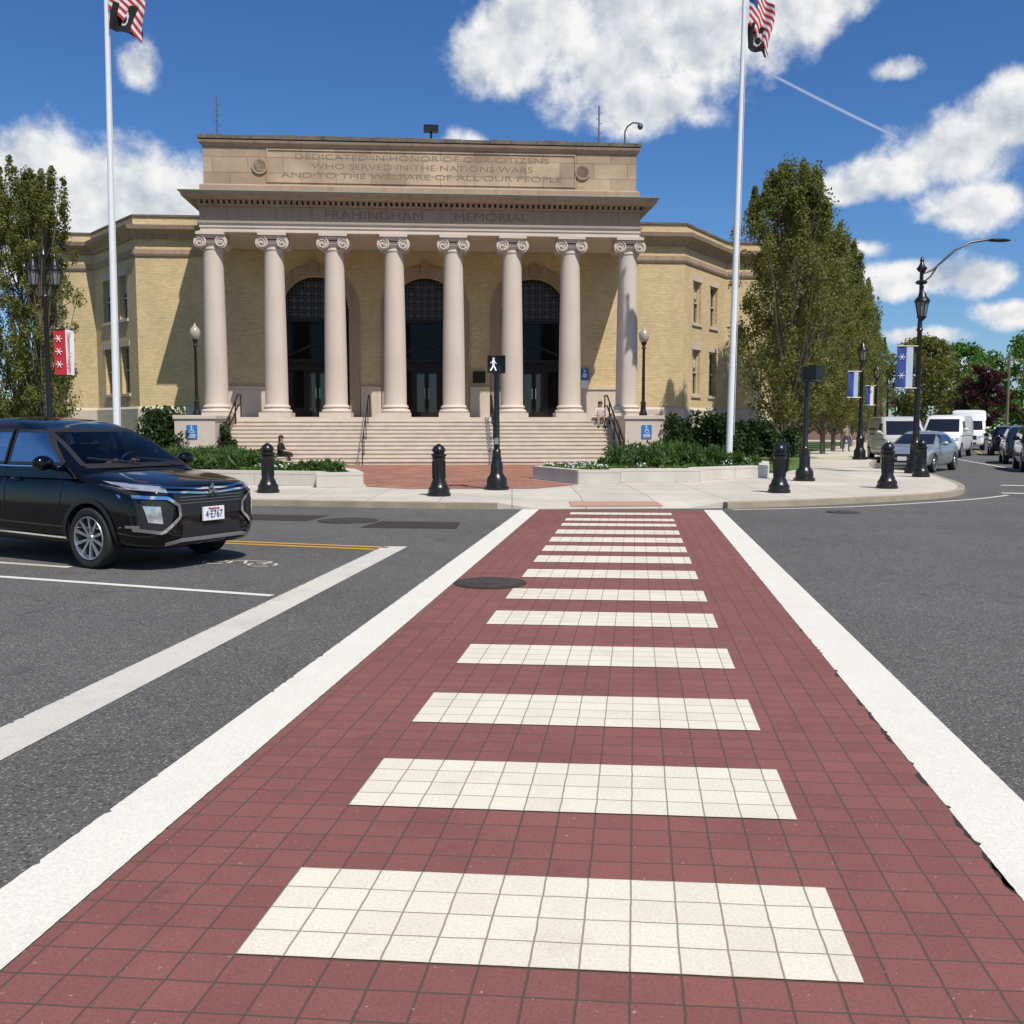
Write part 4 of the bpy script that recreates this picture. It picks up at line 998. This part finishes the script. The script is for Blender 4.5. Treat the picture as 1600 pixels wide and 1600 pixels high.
# ------------------------------------------------------------------ vehicles
def eval_mesh(o):
    dg=bpy.context.evaluated_depsgraph_get(); dg.update(); return bpy.data.meshes.new_from_object(o.evaluated_get(dg))
def vehicle(name,label,cat,loc,heading,P,paint,scale=1,group=None,detail=False):
    root=empty(name,loc,heading,label,cat,group); root.scale=(scale,)*3
    GL=M['carglass'] if detail else M['glass']
    b=MB(); rings=[]
    for (x,zb,zt,w) in P['body']:
        h=[(0,zb),(w*.55,zb),(w*.86,zb+.01),(w*.97,zb+.09),(w,zb+.35*(zt-zb)),(w*.985,zb+.66*(zt-zb)),(w*.955,zt-.09),(w*.86,zt-.012),(w*.45,zt+.02),(0,zt+.03)]
        rings.append([(x,-y,z) for y,z in h]+[(x,y,z) for y,z in h[-2:0:-1]])
    n=len(rings[0]); vs=[p for r in rings for p in r]
    fs=[(i*n+k,i*n+(k+1)%n,(i+1)*n+(k+1)%n,(i+1)*n+k) for i in range(len(rings)-1) for k in range(n)]
    fs+=[tuple(range(n))[::-1],tuple((len(rings)-1)*n+k for k in range(n))]
    b.add(vs,fs); lower=b.obj('tmp_lower',paint); s=lower.modifiers.new('s','SUBSURF'); s.levels=s.render_levels=2
    wx=P['wheels']; wr=P['wr']; hw=P['hw']
    cut=MB()
    for x in wx:
        for sy in (-1,1): cut.lathe([(wr*1.14,hw-.32),(wr*1.14,hw+.4)] if sy>0 else [(wr*1.14,-hw-.4),(wr*1.14,-hw+.32)],36,(x,0,wr),axis='y')
    cu=cut.obj('tmp_cut',M['plastic']); bm_=lower.modifiers.new('b','BOOLEAN'); bm_.object=cu; bm_.operation='DIFFERENCE'; bm_.solver='EXACT'
    try: bm_.material_mode='TRANSFER'
    except: pass
    me=eval_mesh(lower); 
    bpy.data.objects.remove(lower); bpy.data.objects.remove(cu)
    g=MB(); gv=[];rc=P.get('rc',.16); cab=P['cabin']
    if detail:
        zs=np.arange(cab[0][0],cab[-1][0]-.005,.02).tolist()+[cab[-1][0]]
        levels=[(z,)+tuple(float(np.interp(z,[c[0] for c in cab],[c[k] for c in cab])) for k in (1,2,3)) for z in zs]
    else: levels=cab
    cnt=0
    for (z,xr,xf,w) in levels:
        ring=[]
        for (cx,cy,a0) in ((xf-rc,w-rc,0),(xr+rc,w-rc,90),(xr+rc,-w+rc,180),(xf-rc,-w+rc,270)):
            for k in range(6):
                a=rad(a0+18*k); ring.append([cx+rc*math.cos(a),cy+rc*math.sin(a),z])
        full=[]
        for i in range(24):
            p=ring[i];q=ring[(i+1)%24]; full.append(p)
            if i in (5,11,17,23):
                nn_=(80 if i in (5,17) else 40) if detail else 5
                for t in range(1,nn_): t/=nn_; full.append([p[0]+(q[0]-p[0])*t,p[1]+(q[1]-p[1])*t,z])
        mid=(xr+xf)/2
        for p in full:
            t=max(0,min(1,(p[0]-mid)/(xf-mid))); p[0]-=P.get('bow',.13)*(p[1]/w)**2*t*t*(3-2*t)
        cnt=len(full); gv+=full
    L_=len(levels)
    fs=[(i*cnt+k,i*cnt+(k+1)%cnt,(i+1)*cnt+(k+1)%cnt,(i+1)*cnt+k) for i in range(L_-1) for k in range(cnt)]
    g.add(gv,fs); cz=cab[-1]
    g.v.append(((cz[1]+cz[2])/2,0,cz[0]+.02)); ci=len(g.v)-1
    for k in range(cnt): g.f.append(((L_-1)*cnt+k,(L_-1)*cnt+(k+1)%cnt,ci)); g.m.append(0)
    bm=bmesh.new(); bm.from_mesh(me)
    nv=[bm.verts.new(v) for v in g.v]; kill=[]
    def shrink(q,k=.93):
        cx=sum(p[0] for p in q)/4; cy=sum(p[1] for p in q)/4; return [(cx+(p[0]-cx)*k,cy+(p[1]-cy)*k) for p in q]
    sq=[shrink(q,.95) for q in P['side']]; fq=[shrink(q,.96) for q in P['screen']]; rq=[shrink(P['rearscreen'],.95)] if P.get('rearscreen') else []
    for f in g.f:
        nf=bm.faces.new([nv[i] for i in f])
        if detail and len(f)==4:
            nf.normal_update(); c=nf.calc_center_median(); nn_=nf.normal
            if abs(nn_.y)>.75:
                if any(inpoly(c.x,c.z,q) for q in sq): kill.append(nf)
            elif c.x>0:
                if any(inpoly(c.y,c.z,q) for q in fq): kill.append(nf)
            elif any(inpoly(c.y,c.z,q) for q in rq): kill.append(nf)
    bmesh.ops.recalc_face_normals(bm,faces=bm.faces[:]); bvh=BVHTree.FromBMesh(bm)
    if kill: bmesh.ops.delete(bm,geom=kill,context='FACES')
    bm.to_mesh(me); bm.free(); me.shade_smooth(); me.set_sharp_from_angle(angle=rad(35))
    if len(me.materials)==0: me.materials.append(paint)
    body=bpy.data.objects.new('body',me); C.objects.link(body); body.parent=root
    def ray(axis,a,z,off):
        if axis=='f': o,d=Vector((6,a,z)),Vector((-1,0,0))
        elif axis=='r': o,d=Vector((-6,a,z)),Vector((1,0,0))
        elif axis=='R': o,d=Vector((a,-4,z)),Vector((0,1,0))
        elif axis=='L': o,d=Vector((a,4,z)),Vector((0,-1,0))
        else: o,d=Vector((a,z,5)),Vector((0,0,-1))
        h=bvh.ray_cast(o,d)
        return None if h[0] is None else h[0]-d*off
    def drape(nm,quads,axis,m,off=.008,nx=8,nz=5,lab=None,par=None):
        bb=MB()
        for q in quads:
            pts=[]
            for j in range(nz+1):
                for i in range(nx+1):
                    s_,t=i/nx,j/nz
                    a=(q[0][0]*(1-s_)+q[1][0]*s_)*(1-t)+(q[3][0]*(1-s_)+q[2][0]*s_)*t
                    z=(q[0][1]*(1-s_)+q[1][1]*s_)*(1-t)+(q[3][1]*(1-s_)+q[2][1]*s_)*t
                    p=ray(axis,a,z,off)
                    if p is None: p=pts[-1] if pts else Vector((0,0,z))
                    pts.append(p)
            bb.add(pts,[(j*(nx+1)+i,j*(nx+1)+i+1,(j+1)*(nx+1)+i+1,(j+1)*(nx+1)+i) for j in range(nz) for i in range(nx)])
        return bb.obj(nm,m,par or root,smooth=True,recalc=False,label=lab)
    def dline(nm,pts,w,axis,m,off=.012,par=None,nseg=6):
        qs=[]
        for a,c in zip(pts,pts[1:]):
            a=Vector(a);c=Vector(c);d=(c-a).normalized(); nr=Vector((-d.y,d.x))*w/2
            qs.append([tuple(a-nr),tuple(c-nr),tuple(c+nr),tuple(a+nr)])
        return drape(nm,qs,axis,m,off,nseg,2,par=par)
    for qd in P['screen']:
        w_=drape('windscreen',[qd],'f',GL,.010,14,8)
        if detail: dline('windscreen_seal',qd+[qd[0]],.05,'f',M['plastic'],.014,par=w_,nseg=14)
    if P.get('rearscreen'): drape('rear_window',[P['rearscreen']],'r',GL,.012,10,5)
    for side in 'RL':
        for qd in P['side']:
            w_=drape('side_window',[qd],side,GL,.008,8,5)
            if detail: dline('window_seal',qd+[qd[0]],.035,side,M['plastic'],.011,par=w_,nseg=10)
    for x in wx:
        for sy in (-1,1):
            t=MB().lathe([(wr*.7,-.1),(wr*.78,-.118),(wr*.93,-.115),(wr,-.085),(wr,.085),(wr*.93,.115),(wr*.7,.1)],40,axis='y',cap=False)
            w=t.obj('wheel',M['tyre'],root,loc=(x,sy*(hw-.12),wr),smooth=True)
            r=MB().lathe([(wr*.72,-.108),(wr*.70,-.118),(wr*.665,-.11),(wr*.65,.06)],40,axis='y',cap=False)
            r.lathe([(.01,-.095),(wr*.12,-.095),(wr*.15,-.08),(wr*.17,.0)],16,axis='y',cap=False); r.lathe([(.01,.03),(wr*.66,.03)],24,axis='y',mi=1,cap=False)
            r.lathe([(.01,-.01),(wr*.42,-.01),(wr*.42,.02)],24,axis='y',mi=2,cap=False)
            for k in range(5):
                for dd in (-.2,.2):
                    a=2*math.pi*k/5+dd; ca,sa_=math.cos(a),math.sin(a); a2=2*math.pi*k/5+dd*1.55
                    p0=Vector((wr*.12*ca,-.088,wr*.12*sa_)); p1=Vector((wr*.68*math.cos(a2),-.105,wr*.68*math.sin(a2)))
                    n_=Vector((-math.sin(a2),0,math.cos(a2)))*.013; o_=Vector((0,.04,0))
                    r.add([p0-n_,p0+n_,p1+n_*1.4,p1-n_*1.4,p0-n_+o_,p0+n_+o_,p1+n_*1.4+o_,p1-n_*1.4+o_],[(0,1,2,3),(0,3,7,4),(1,2,6,5),(0,1,5,4),(2,3,7,6)])
            rm=r.obj('rim',[M['alloy'],M['tyre'],M['rust']],parent=w,smooth=True)
            if sy>0: w.rotation_euler=(0,0,math.pi)
    mx_,mz=P['mirror']
    for s in (-1,1):
        q=MB().ell((mx_,s*(hw+.12),mz),(.09,.13,.085),14,8); q.tube([(mx_+.02,s*(hw-.08),mz-.08),(mx_+.01,s*(hw+.06),mz-.04)],.03,6); q.obj('wing_mirror',paint,root,smooth=True)
    P['front'](root,drape,dline,ray)
    return root
def genfront(hl,zg,plate=None,bump=.36,gw=.5):
    def f(root,drape,dline,ray):
        for s in (-1,1):
            q=[(s*hl[0],hl[2]),(s*hl[1],hl[2]+.03),(s*hl[1],hl[3]),(s*hl[0],hl[3]-.03)]
            drape('headlight',[q],'f',M['lamp'],.012,8,4)
        drape('grille',[[(-gw,zg[0]),(gw,zg[0]),(gw,zg[1]),(-gw,zg[1])]],'f',M['plastic'],.01,12,3)
        drape('lower_grille',[[(-gw,bump),(gw,bump),(gw,bump+.12),(-gw,bump+.12)]],'f',M['plastic'],.01,12,3)
        p=ray('f',0,(zg[0]+bump+.12)/2,.02)
        MB().box(p.x-.02,p.x+.015,-.15,.15,p.z-.07,p.z+.07).obj('number_plate',M['white'],root)
    return f
def suvfront(root,drape,dline,ray):
    drape('grille',[[(-.46,.60),(.46,.60),(.56,.945),(-.56,.945)]],'f',M['plastic'],.008,14,4)
    for z,hw_ in ((.915,.60),(.865,.58)): dline('chrome_bar',[(-hw_,z+.012),(-.14,z-.018),(.14,z-.018),(hw_,z+.012)],.022,'f',M['chrome'],.020)
    for z in (.81,.775,.74): dline('grille_slat',[(-.46,z),(.46,z)],.010,'f',M['lampdk'],.014,nseg=12)
    for s in (-1,1):
        sd_='R' if s<0 else 'L'
        drape('headlight',[[(s*.58,.865),(s*.83,.905),(s*.85,.965),(s*.58,.935)]],'f',M['lamp'],.012,10,4)
        drape('headlight',[[(1.62,.955),(2.06,.905),(2.04,.955),(1.45,.99)]],sd_,M['lamp'],.008,10,4)
        dline('headlight_brow',[(s*.56,.945),(s*.85,.978)],.014,'f',M['chrome'],.018)
        drape('bumper_vent',[[(s*.58,.44),(s*.85,.47),(s*.86,.79),(s*.50,.79)]],'f',M['plastic'],.006,10,6)
        dline('chrome_bracket',[(s*.88,.475),(s*.66,.43),(s*.46,.60),(s*.47,.72),(s*.60,.81),(s*.86,.83)],.036,'f',M['chrome'],.024)
        dline('chrome_bracket',[(2.04,.50),(1.86,.50)],.03,sd_,M['chrome'],.012)
        drape('fog_light',[[(s*.655,.53),(s*.775,.55),(s*.80,.73),(s*.67,.72)]],'f',M['lamp'],.016,6,6)
        dline('sill_trim',[(-1.0,.35),(.85,.33)],.025,sd_,M['chrome'],.016,nseg=14)
        drape('cladding',[[(-.98,.22),(.83,.22),(.83,.33),(-.98,.345)]],sd_,M['plastic'],.01,14,4)
        for wx_ in (1.27,-1.40):
            qs=[]
            for k in range(14):
                a0,a1=rad(-8+k*14),rad(-8+(k+1)*14); ri,ro=.400,.455
                q=[(wx_+ri*math.cos(a0),.345+ri*math.sin(a0)),(wx_+ro*math.cos(a0),.345+ro*math.sin(a0)),(wx_+ro*math.cos(a1),.345+ro*math.sin(a1)),(wx_+ri*math.cos(a1),.345+ri*math.sin(a1))]
                if all(ray(sd_,c[0],c[1],0) is not None and abs(ray(sd_,c[0],c[1],0).y)>.75 for c in q): qs.append(q)
            if qs: drape('wheel_arch_trim',qs,sd_,M['plastic'],.012,2,2)
        dline('door_seam',[(.80,1.08),(.78,.75),(.62,.42)],.010,sd_,M['tyre'],.004)
        dline('door_seam',[(-.26,1.12),(-.26,.40)],.010,sd_,M['tyre'],.004)
        dline('door_seam',[(-1.16,1.14),(-1.14,.75),(-.92,.42)],.010,sd_,M['tyre'],.004)
        dline('belt_trim',[(.80,1.135),(-.22,1.13),(-1.15,1.145),(-1.7,1.20)],.014,sd_,M['chrome'],.014,nseg=12)
        for hx in (-.05,-1.0):
            p=ray(sd_,hx,.98,.02)
            if p: MB().ell((hx,p.y,.98),(.11,.025,.018),10,6).obj('door_handle',M['carblack'],root,smooth=True)
    drape('lower_grille',[[(-.44,.36),(.44,.36),(.42,.50),(-.42,.50)]],'f',M['plastic'],.008,12,4)
    dline('skid_trim',[(-.62,.30),(-.45,.335),(.45,.335),(.62,.30)],.045,'f',M['alloy'],.016)
    p=ray('f',0,.89,.045); b=MB()
    for a in (90,210,330):
        d=Vector((math.cos(rad(a)),math.sin(rad(a)))); n_=Vector((-d.y,d.x)); q=[Vector((0,0)),d*.042+n_*.025,d*.084,d*.042-n_*.025]
        b.add([(p.x,v.x,.875+v.y) for v in q]+[(p.x-.02,v.x,.875+v.y) for v in q],[(0,1,2,3),(0,1,5,4),(1,2,6,5),(2,3,7,6),(3,0,4,7)])
    b.obj('emblem',M['chrome'],root)
    p=ray('f',0,.60,.03)
    pl=MB().box(p.x-.012,p.x+.01,-.155,.155,.53,.685).obj('number_plate',M['white'],root)
    text('plate_number','4·E767',.12,M['amber'],pl,(p.x+.014,0,.597),(rad(90),0,rad(90)),.002,.25)
    text('plate_state','Massachusetts',.035,M['red'],pl,(p.x+.014,0,.665),(rad(90),0,rad(90)),.002,.16)
    MB().tube([(1.14,-.05,1.16),(.93,-.62,1.23)],.01,5).obj('wiper',M['plastic'],root)
    MB().tube([(1.16,.55,1.16),(1.0,.0,1.22)],.01,5).obj('wiper',M['plastic'],root)
    for y in (-.38,.38):
        b=MB().box(-.52,-.36,y-.24,y+.24,.9,1.36); b.box(-.50,-.39,y-.13,y+.13,1.38,1.56); b.obj('seat',M['seat'],root,bevel=.04)
    b=MB().box(-1.45,-1.3,-.62,.62,.9,1.32); b.obj('rear_bench',M['seat'],root,bevel=.04)
    b=MB()
    pth=[(.42+.06*math.sin(2*math.pi*k/20),.38+.18*math.cos(2*math.pi*k/20),1.10+.17*math.sin(2*math.pi*k/20)) for k in range(21)]
    b.tube(pth,.015,6); b.obj('steering_wheel',M['plastic'],root)
    MB().box(.5,1.05,-.72,.72,1.04,1.13).obj('dashboard',M['seat'],root,bevel=.03)
SUV=dict(body=[(-2.2,.48,.92,.66),(-2.17,.40,1.0,.76),(-2.05,.30,1.09,.86),(-1.7,.25,1.12,.895),(-1.1,.23,1.11,.90),(-.4,.22,1.09,.90),(.3,.22,1.08,.90),(.8,.22,1.09,.90),(1.15,.23,1.085,.90),(1.5,.23,1.045,.90),(1.8,.23,1.0,.885),(2.0,.23,.965,.85),(2.13,.24,.94,.77),(2.22,.27,.91,.62),(2.25,.32,.87,.50)],
 cabin=[(1.0,-2.1,1.30,.86),(1.14,-2.06,1.10,.835),(1.4,-1.88,.62,.745),(1.56,-1.68,.26,.68),(1.63,-1.50,.02,.635),(1.675,-1.25,-.22,.56),(1.70,-1.0,-.45,.40)],
 wheels=(1.27,-1.40),wr=.345,hw=.905,mirror=(.70,1.18),front=suvfront,
 screen=[[(-.72,1.14),(.72,1.14),(.58,1.55),(-.58,1.55)]],rearscreen=[(-.6,1.2),(.6,1.2),(.5,1.5),(-.5,1.5)],
 side=[[(.80,1.17),(-.22,1.16),(-.22,1.54),(.24,1.54)],[(-.30,1.16),(-1.12,1.18),(-1.05,1.54),(-.30,1.545)],[(-1.2,1.2),(-1.70,1.26),(-1.42,1.50),(-1.14,1.54)]])
SED=dict(body=[(-2.25,.4,.85,.62),(-2.2,.32,.93,.74),(-2.0,.26,.98,.83),(-1.4,.2,.98,.87),(-.3,.19,.95,.88),(.6,.19,.93,.88),(1.1,.2,.92,.88),(1.6,.2,.86,.87),(1.95,.2,.79,.84),(2.12,.22,.74,.77),(2.2,.26,.70,.66),(2.22,.3,.66,.6)],
 cabin=[(.86,-1.95,1.2,.83),(.98,-1.75,1.0,.80),(1.22,-1.35,.5,.70),(1.36,-1.05,.18,.62),(1.42,-.8,-.05,.54),(1.44,-.6,-.25,.40)],
 wheels=(1.35,-1.35),wr=.32,hw=.885,mirror=(.7,1.02),front=genfront((.5,.8,.60,.72),(.52,.66)),
 screen=[[(-.68,.99),(.68,.99),(.55,1.34),(-.55,1.34)]],rearscreen=[(-.6,1.02),(.6,1.02),(.5,1.3),(-.5,1.3)],
 side=[[(.65,1.0),(-.2,1.0),(-.2,1.33),(.15,1.33)],[(-.28,1.0),(-1.2,1.02),(-.95,1.3),(-.28,1.33)]])
VAN=dict(body=[(-2.7,.45,1.1,.8),(-2.65,.35,1.2,.92),(-2.3,.3,1.22,.96),(-1,.28,1.22,.97),(.5,.28,1.22,.97),(1.5,.28,1.2,.97),(2.0,.28,1.14,.95),(2.35,.3,1.06,.9),(2.5,.33,1.0,.8),(2.55,.38,.95,.7)],
 cabin=[(1.1,-2.66,1.95,.95),(1.3,-2.66,1.75,.94),(1.75,-2.65,1.25,.90),(2.0,-2.62,.95,.86),(2.1,-2.55,.7,.80),(2.13,-2.3,.4,.6)],
 wheels=(1.7,-1.7),wr=.36,hw=.965,mirror=(1.45,1.4),front=genfront((.55,.88,.82,1.0),(.72,.95),gw=.48,bump=.42),
 screen=[[(-.80,1.28),(.80,1.28),(.70,1.92),(-.70,1.92)]],rearscreen=[(-.75,1.3),(.75,1.3),(.7,1.8),(-.7,1.8)],
 side=[[(1.45,1.3),(.55,1.3),(.55,1.8),(1.05,1.8)]])
BUS=dict(body=[(-3.2,.45,1.1,.9),(-3.15,.35,1.2,1.05),(-2.3,.32,1.25,1.08),(-1,.3,1.25,1.08),(1.0,.3,1.25,1.05),(1.8,.3,1.2,1.0),(2.4,.3,1.15,.97),(2.75,.32,1.08,.93),(2.9,.36,1.0,.84),(2.94,.4,.96,.74)],
 cabin=[(1.15,-3.15,2.2,1.05),(1.4,-3.15,2.0,1.05),(1.95,-3.15,1.6,1.05),(2.1,-3.15,1.5,1.08),(2.55,-3.12,1.35,1.06),(2.68,-3.0,1.1,.98),(2.72,-2.7,.8,.7)],
 wheels=(1.95,-1.9),wr=.38,hw=1.04,mirror=(1.9,1.5),front=genfront((.6,.9,.85,1.02),(.72,1.0),gw=.5,bump=.42),
 screen=[[(-.88,1.36),(.88,1.36),(.85,1.98),(-.85,1.98)]],rearscreen=None,
 side=[[(1.6,1.4),(.9,1.4),(.9,1.95),(1.45,1.95)],[(.6,1.5),(-.6,1.5),(-.6,2.15),(.6,2.15)],[(-.8,1.5),(-2.6,1.5),(-2.6,2.15),(-.8,2.15)]])
CMP=dict(SUV); CMP['front']=genfront((.5,.82,.78,.92),(.62,.86))
CARLOC=(-5.6,12.85,0); CARH=rad(-30); CS=1.04
vehicle('suv','glossy black compact suv waiting at the stop line','car',CARLOC,CARH,SUV,M['carblack'],CS,detail=True)
g='vehicles on the side street'
vehicle('sedan','silver sedan with headlights facing the junction','car',(15.4,37.2,0),rad(-128),SED,M['carsilver'],1.03,g)
v1=vehicle('panel_van','pale grey painting contractor van parked at the kerb','van',(18.3,47.0,0),rad(-100),VAN,M['cargrey'],1.0,g)
vehicle('panel_van','plain white van driving along the side street','van',(24.2,55,0),rad(-122),VAN,M['carwhite'],1.08,g)
vehicle('shuttle_bus','white shuttle bus on the side street','bus',(33.2,72,0),rad(-114),BUS,M['carwhite'],1.05,g)
vehicle('hatchback','black suv seen on the side street','car',(20.1,37.2,0),rad(-112),CMP,M['carblack'],1.05,g)
vehicle('hatchback','dark blue suv behind another car','car',(23.3,45,0),rad(67),CMP,M['carblue'],1.0,g)
vehicle('hatchback','dark car further along the side street','car',(29,58,0),rad(67),CMP,M['carblack'],1.0,g)
text('van_lettering','American Painting',.2,M['ink'],v1,(-.9,-.985,1.55),(rad(90),0,0),.004,1.7)
text('van_lettering','508-875-4050',.12,M['ink'],v1,(-.9,-.99,1.3),(rad(90),0,0),.004,1.1)

# ------------------------------------------------------------------ people
def person(loc,rotz,pose,cloth,label,hairlen=.0,armup=False):
    top,bot,shoe=cloth
    if pose=='sit':
        J=dict(pelvis=(0,0,.10),waist=(0,-.02,.24),chest=(0,-.05,.42),neckb=(0,-.06,.53),neck=(0,-.075,.60),jaw=(0,-.10,.66),skull=(0,-.09,.745),crown=(0,-.08,.82))
        for s,n in ((-1,'r'),(1,'l')):
            J.update({n+'sh':(s*.17,-.06,.49),n+'el':(s*.235,-.14,.25),n+'wr':(s*.10,-.36,.23),n+'ha':(s*.05,-.42,.20),n+'hip':(s*.09,-.02,.10),n+'kn':(s*.14,-.43,.17),n+'an':(s*.13,-.52,-.24),n+'to':(s*.15,-.70,-.29)})
            if armup: J.update({n+'el':(s*.22,-.26,.33),n+'wr':(s*.15,-.46,.44),n+'ha':(s*.14,-.53,.45)})
    else:
        J=dict(pelvis=(0,0,.93),waist=(0,0,1.06),chest=(0,0,1.25),neckb=(0,0,1.42),neck=(0,-.01,1.49),jaw=(0,-.03,1.55),skull=(0,-.01,1.64),crown=(0,0,1.72))
        for s,n in ((-1,'r'),(1,'l')):
            k=s*.16
            J.update({n+'sh':(s*.18,0,1.38),n+'el':(s*.23,k*.5,1.12),n+'wr':(s*.24,-k*.8,.88),n+'ha':(s*.24,-k,.80),n+'hip':(s*.09,0,.90),n+'kn':(s*.1,-k*.9-.04,.49),n+'an':(s*.1,-k*1.1+.06,.08),n+'to':(s*.11,-k*1.1-.13,.04)})
    rads=dict(pelvis=.135,waist=.12,chest=.145,neckb=.085,neck=.052,jaw=.068,skull=.092,crown=.06)
    for n in 'rl': rads.update({n+'sh':.062,n+'el':.044,n+'wr':.03,n+'ha':.036,n+'hip':.09,n+'kn':.062,n+'an':.04,n+'to':.036})
    Ed=[('pelvis','waist'),('waist','chest'),('chest','neckb'),('neckb','neck'),('neck','jaw'),('jaw','skull'),('skull','crown')]
    for n in 'rl': Ed+=[('chest',n+'sh'),(n+'sh',n+'el'),(n+'el',n+'wr'),(n+'wr',n+'ha'),('pelvis',n+'hip'),(n+'hip',n+'kn'),(n+'kn',n+'an'),(n+'an',n+'to')]
    names=list(J); me=bpy.data.meshes.new('tmp'); me.from_pydata([J[k] for k in names],[(names.index(a),names.index(c)) for a,c in Ed],[])
    o=bpy.data.objects.new('tmp_skin',me); C.objects.link(o); o.modifiers.new('Skin','SKIN')
    for i,k in enumerate(names): me.skin_vertices[0].data[i].radius=(rads[k],rads[k]*(.8 if k in('chest','waist','pelvis') else 1)); me.skin_vertices[0].data[i].use_root=(k=='pelvis')
    ss=o.modifiers.new('s','SUBSURF'); ss.levels=ss.render_levels=2
    m2=eval_mesh(o); bpy.data.objects.remove(o)
    b=MB(); b.v=[tuple(v.co) for v in m2.vertices]; b.f=[tuple(p.vertices) for p in m2.polygons]
    def cls(k):
        if k in('neck','jaw','skull','crown') or k[1:] in('wr','ha'): return 0
        if k in('pelvis',) or k[1:] in('hip','kn'): return 2
        if k[1:] in ('to','an'): return 3
        return 1
    for p in m2.polygons:
        c=p.center; best=None
        for a,e2 in Ed:
            A=Vector(J[a]);B=Vector(J[e2]); t=max(0,min(1,(c-A).dot(B-A)/(B-A).length_squared)); d=(c-(A+(B-A)*t)).length-.8*(rads[a]*(1-t)+rads[e2]*t)
            if best is None or d<best[0]: best=(d,a if t<(.9 if a[1:]=='kn' else .5) else e2)
        b.m.append(cls(best[1]))
    for n,s in (('r',-1),('l',1)):
        h=Vector(J[n+'ha']); w=Vector(J[n+'wr']); d=(h-w).normalized(); sd2=d.cross(Vector((0,0,1))).normalized() if abs(d.z)<.9 else Vector((1,0,0)); dn_=d.cross(sd2).normalized()
        if dn_.z>0: dn_=-dn_
        for k,ln_ in enumerate((.065,.078,.072,.058)):
            o0=h+sd2*(k-1.5)*.019+d*.01; b.tube([o0,o0+d*ln_*.55,o0+d*ln_*.85+dn_*ln_*.4],[.010,.009,.007],6)
        b.tube([h-d*.015+sd2*s*.03,h+sd2*s*.055+d*.02,h+sd2*s*.05+d*.045],[.011,.010,.008],6)
    sk=Vector(J['skull']); b.ell(tuple(sk+Vector((0,-.093,-.02))),(.012,.018,.02),8,6); 
    for s in (-1,1): b.ell(tuple(sk+Vector((s*.088,0,-.01))),(.012,.022,.03),8,6)
    body=b.obj('person',[M['skin'],top,bot,shoe],loc=loc,rot=(0,0,rotz),smooth=True)
    tag(body,label,'person')
    h=MB().ell(tuple(sk+Vector((0,.014,.028))),(.102,.108,.092),16,10)
    if hairlen: h.ell(tuple(sk+Vector((0,.06,-.08))),(.09,.06,.15),14,8)
    h.obj('hair',M['hair'],body,smooth=True)
    e2=MB()
    for s in (-1,1): e2.ell(tuple(sk+Vector((s*.034,-.088,.0))),(.012,.006,.006),8,5)
    e2.obj('eyes',M['dark'],body)
    mo=MB().ell(tuple(sk+Vector((0,-.085,-.058))),(.022,.007,.005),8,5); mo.obj('mouth',M['red'],body)
    return body
p=mxB@Vector((7.66,-1.12,1.915)); person(p,BR,'sit',(M['pink'],M['khaki'],M['dark']),'seated person in pale pink shirt on the top steps',.1)
p=mxB@Vector((-5.75,-4.1,.46)); person(p,BR+rad(75),'sit',(M['dark'],M['dark'],M['dark']),'seated person in black clothes on the lowest steps',.1)
person((20.3,60,.137),rad(10),'walk',(M['khaki'],M['denim'],M['dark']),'pedestrian walking on the side street pavement')
dp=Matrix.Translation(CARLOC)@Matrix.Rotation(CARH,4,'Z')@Vector((-.16*CS,.38*CS,.76))
person(dp,CARH+rad(90),'sit',(M['denim'],M['dark'],M['dark']),'driver in dark shirt holding the steering wheel',armup=True)
